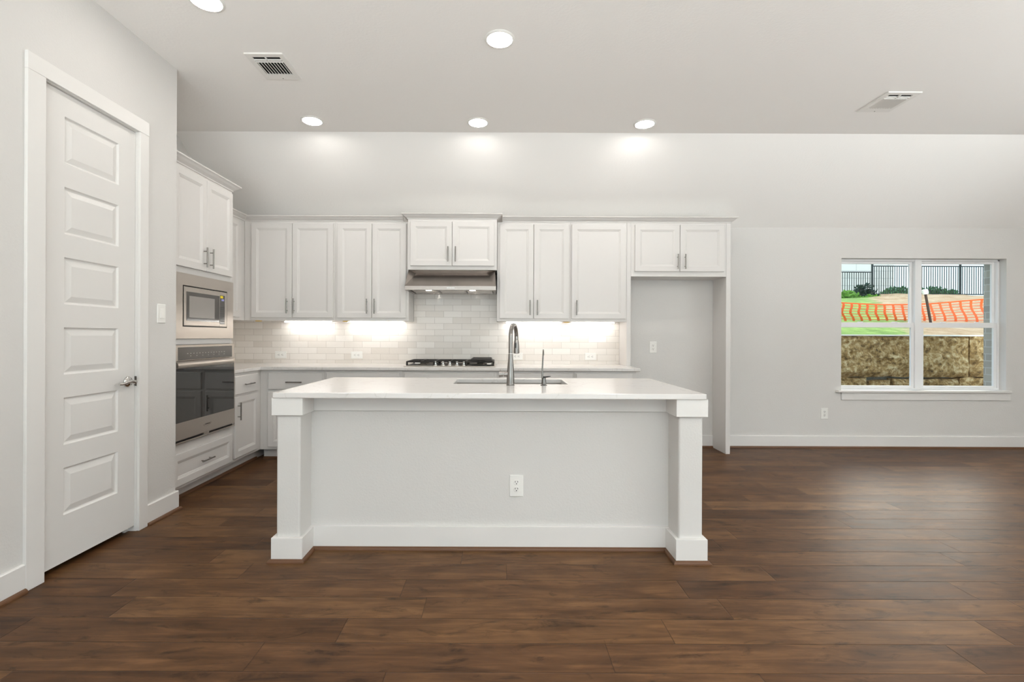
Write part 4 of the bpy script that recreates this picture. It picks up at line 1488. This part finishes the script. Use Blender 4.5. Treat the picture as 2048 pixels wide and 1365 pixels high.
bands, strands = MB(), MB()
x = 6.4
while x < 10.6:
    zt_ = top_z(x)
    pts = []
    for k in range(15):
        z = 1.27 + (zt_ - 1.27) * k / 14
        q_ = min(1.0, max(0.0, (k / 14 - 0.42) / 0.3))
        wav = (0.13 * (3 * q_ ** 2 - 2 * q_ ** 3) + 0.012 * math.sin(k * 1.3)) * max(0.25, min(1.0, (9.0 - x) / 1.5))
        pts.append((x - wav, mesh_y(x, z), z))
    for p, q in zip(pts[:-1], pts[1:]):
        d = Vector(q) - Vector(p)
        c = (Vector(p) + Vector(q)) / 2
        bands.obox(c, (1, 0, 0), (0, 1, 0), d, 0.024, 0.002, d.length / 2 + 0.002)
    x += 0.182
for k in range(13):
    f_ = k / 12
    for i in range(70):
        xa, xb = 6.35 + i * 0.0607, 6.35 + (i + 1) * 0.0607
        za = 1.29 + (top_z(xa) - 1.29) * f_
        zb = 1.29 + (top_z(xb) - 1.29) * f_
        p, q = Vector((xa, mesh_y(xa, za), za)), Vector((xb, mesh_y(xb, zb), zb))
        h_ = 0.014 if k == 12 else 0.006
        strands.obox((p + q) / 2, q - p, (0, 1, 0), (0, 0, 1), (q - p).length / 2, 0.0015, h_)
smart('vertical_band', bands, ORANGE, of)
smart('horizontal_strand', strands, ORANGE, of)

st = thing('survey_stake', 'leaning brown stake with a white cap in front of the mesh', 'stake', (8.2, 9.0, 1.2))
pa, pb = Vector((KX(1867, 9.0), 9.0, 1.22)), Vector((KX(1850.5, 9.0), 9.0, 2.06))
smart('rod', MB().cyl(pa, pb, 0.021, 10), RUST, st)
smart('cap', MB().lathe(pb, pb - pa, [(0.045, -0.01), (0.05, 0.03), (0.045, 0.075), (0.02, 0.085)], 14), PLASTIC, st)


# shrubs
def shrub(label, c, rx, ry, rz, n, mt, ls, seed, group='shrubs by the iron fence'):
    rnd = random.Random(seed)
    t = thing('shrub', label, 'shrub', c, group)
    m = MB()
    for _ in range(n):
        while True:
            p = Vector((rnd.uniform(-1, 1), rnd.uniform(-1, 1), rnd.uniform(0, 1)))
            if p.x ** 2 + p.y ** 2 + p.z ** 2 < 1:
                break
        p = Vector((c[0] + p.x * rx, c[1] + p.y * ry, c[2] + p.z * rz))
        a = Vector((rnd.uniform(-1, 1), rnd.uniform(-1, 1), rnd.uniform(-0.2, 1))).normalized()
        b_ = a.cross(Vector((rnd.uniform(-1, 1), rnd.uniform(-1, 1), rnd.uniform(-1, 1)))).normalized()
        l_ = ls * rnd.uniform(0.6, 1.3)
        nn = a.cross(b_) * l_ * 0.12
        k = len(m.v)
        m.v += [tuple(p), tuple(p + a * l_ * 0.5 + b_ * l_ * 0.28 + nn), tuple(p + a * l_), tuple(p + a * l_ * 0.5 - b_ * l_ * 0.28 + nn)]
        m.face([k, k + 1, k + 2])
        m.face([k, k + 2, k + 3])
    smart('foliage', m, mt, t)
    s_ = MB()
    for _ in range(7):
        a = rnd.uniform(0, 6.28)
        s_.cyl((c[0], c[1], c[2] - 0.15), (c[0] + math.cos(a) * rx * 0.5, c[1] + math.sin(a) * ry * 0.5, c[2] + rz * 0.7), 0.018, 6, 0.008)
    smart('stem', s_, STEM, t)
    return t


def at(px, y, py):
    return (KX(px, y), y, CAM_H - (py - 673 - 0.004 * (px - 996)) * y / F)


shrub('dark green leafy shrub in front of the left fence post', at(1727, 19.0, 603), 0.42, 0.4, 0.66, 520, LEAF_D, 0.15, 3)
shrub('bright green feathery bush at the left edge of the window view', at(1696, 18.3, 604), 0.42, 0.35, 0.42, 700, LEAF_L, 0.12, 4)
shrub('low bright green growth at the foot of the left fence post', at(1742, 17.3, 606), 0.35, 0.25, 0.26, 420, LEAF_L, 0.12, 5)
shrub('distant green bush behind the fence, left window', at(1795, 23.0, 591), 0.75, 0.5, 0.36, 520, LEAF_M, 0.16, 6)
shrub('distant green bush behind the fence, right window, near the stake', at(1866, 23.0, 591), 0.55, 0.5, 0.36, 420, LEAF_M, 0.16, 8)
shrub('low distant bush behind the fence, right of the stake', at(1892, 23.5, 591), 0.5, 0.4, 0.24, 300, LEAF_M, 0.16, 9)

# neighbouring house
hs = thing('neighbour_house', 'white limestone house behind the iron fence at the left of the window', 'house', (16, 30, 2.5))
smart('stone_wall', MB().box(8, KX(1787, 27), 27, 36, 2.2, 7.6), HOUSESTONE, hs)
smart('roof', MB().prism([(26.5, 7.6), (36.5, 7.6), (31.5, 10.6)], 'x', 7.6, KX(1787, 27) + 0.4), ROOF, hs)
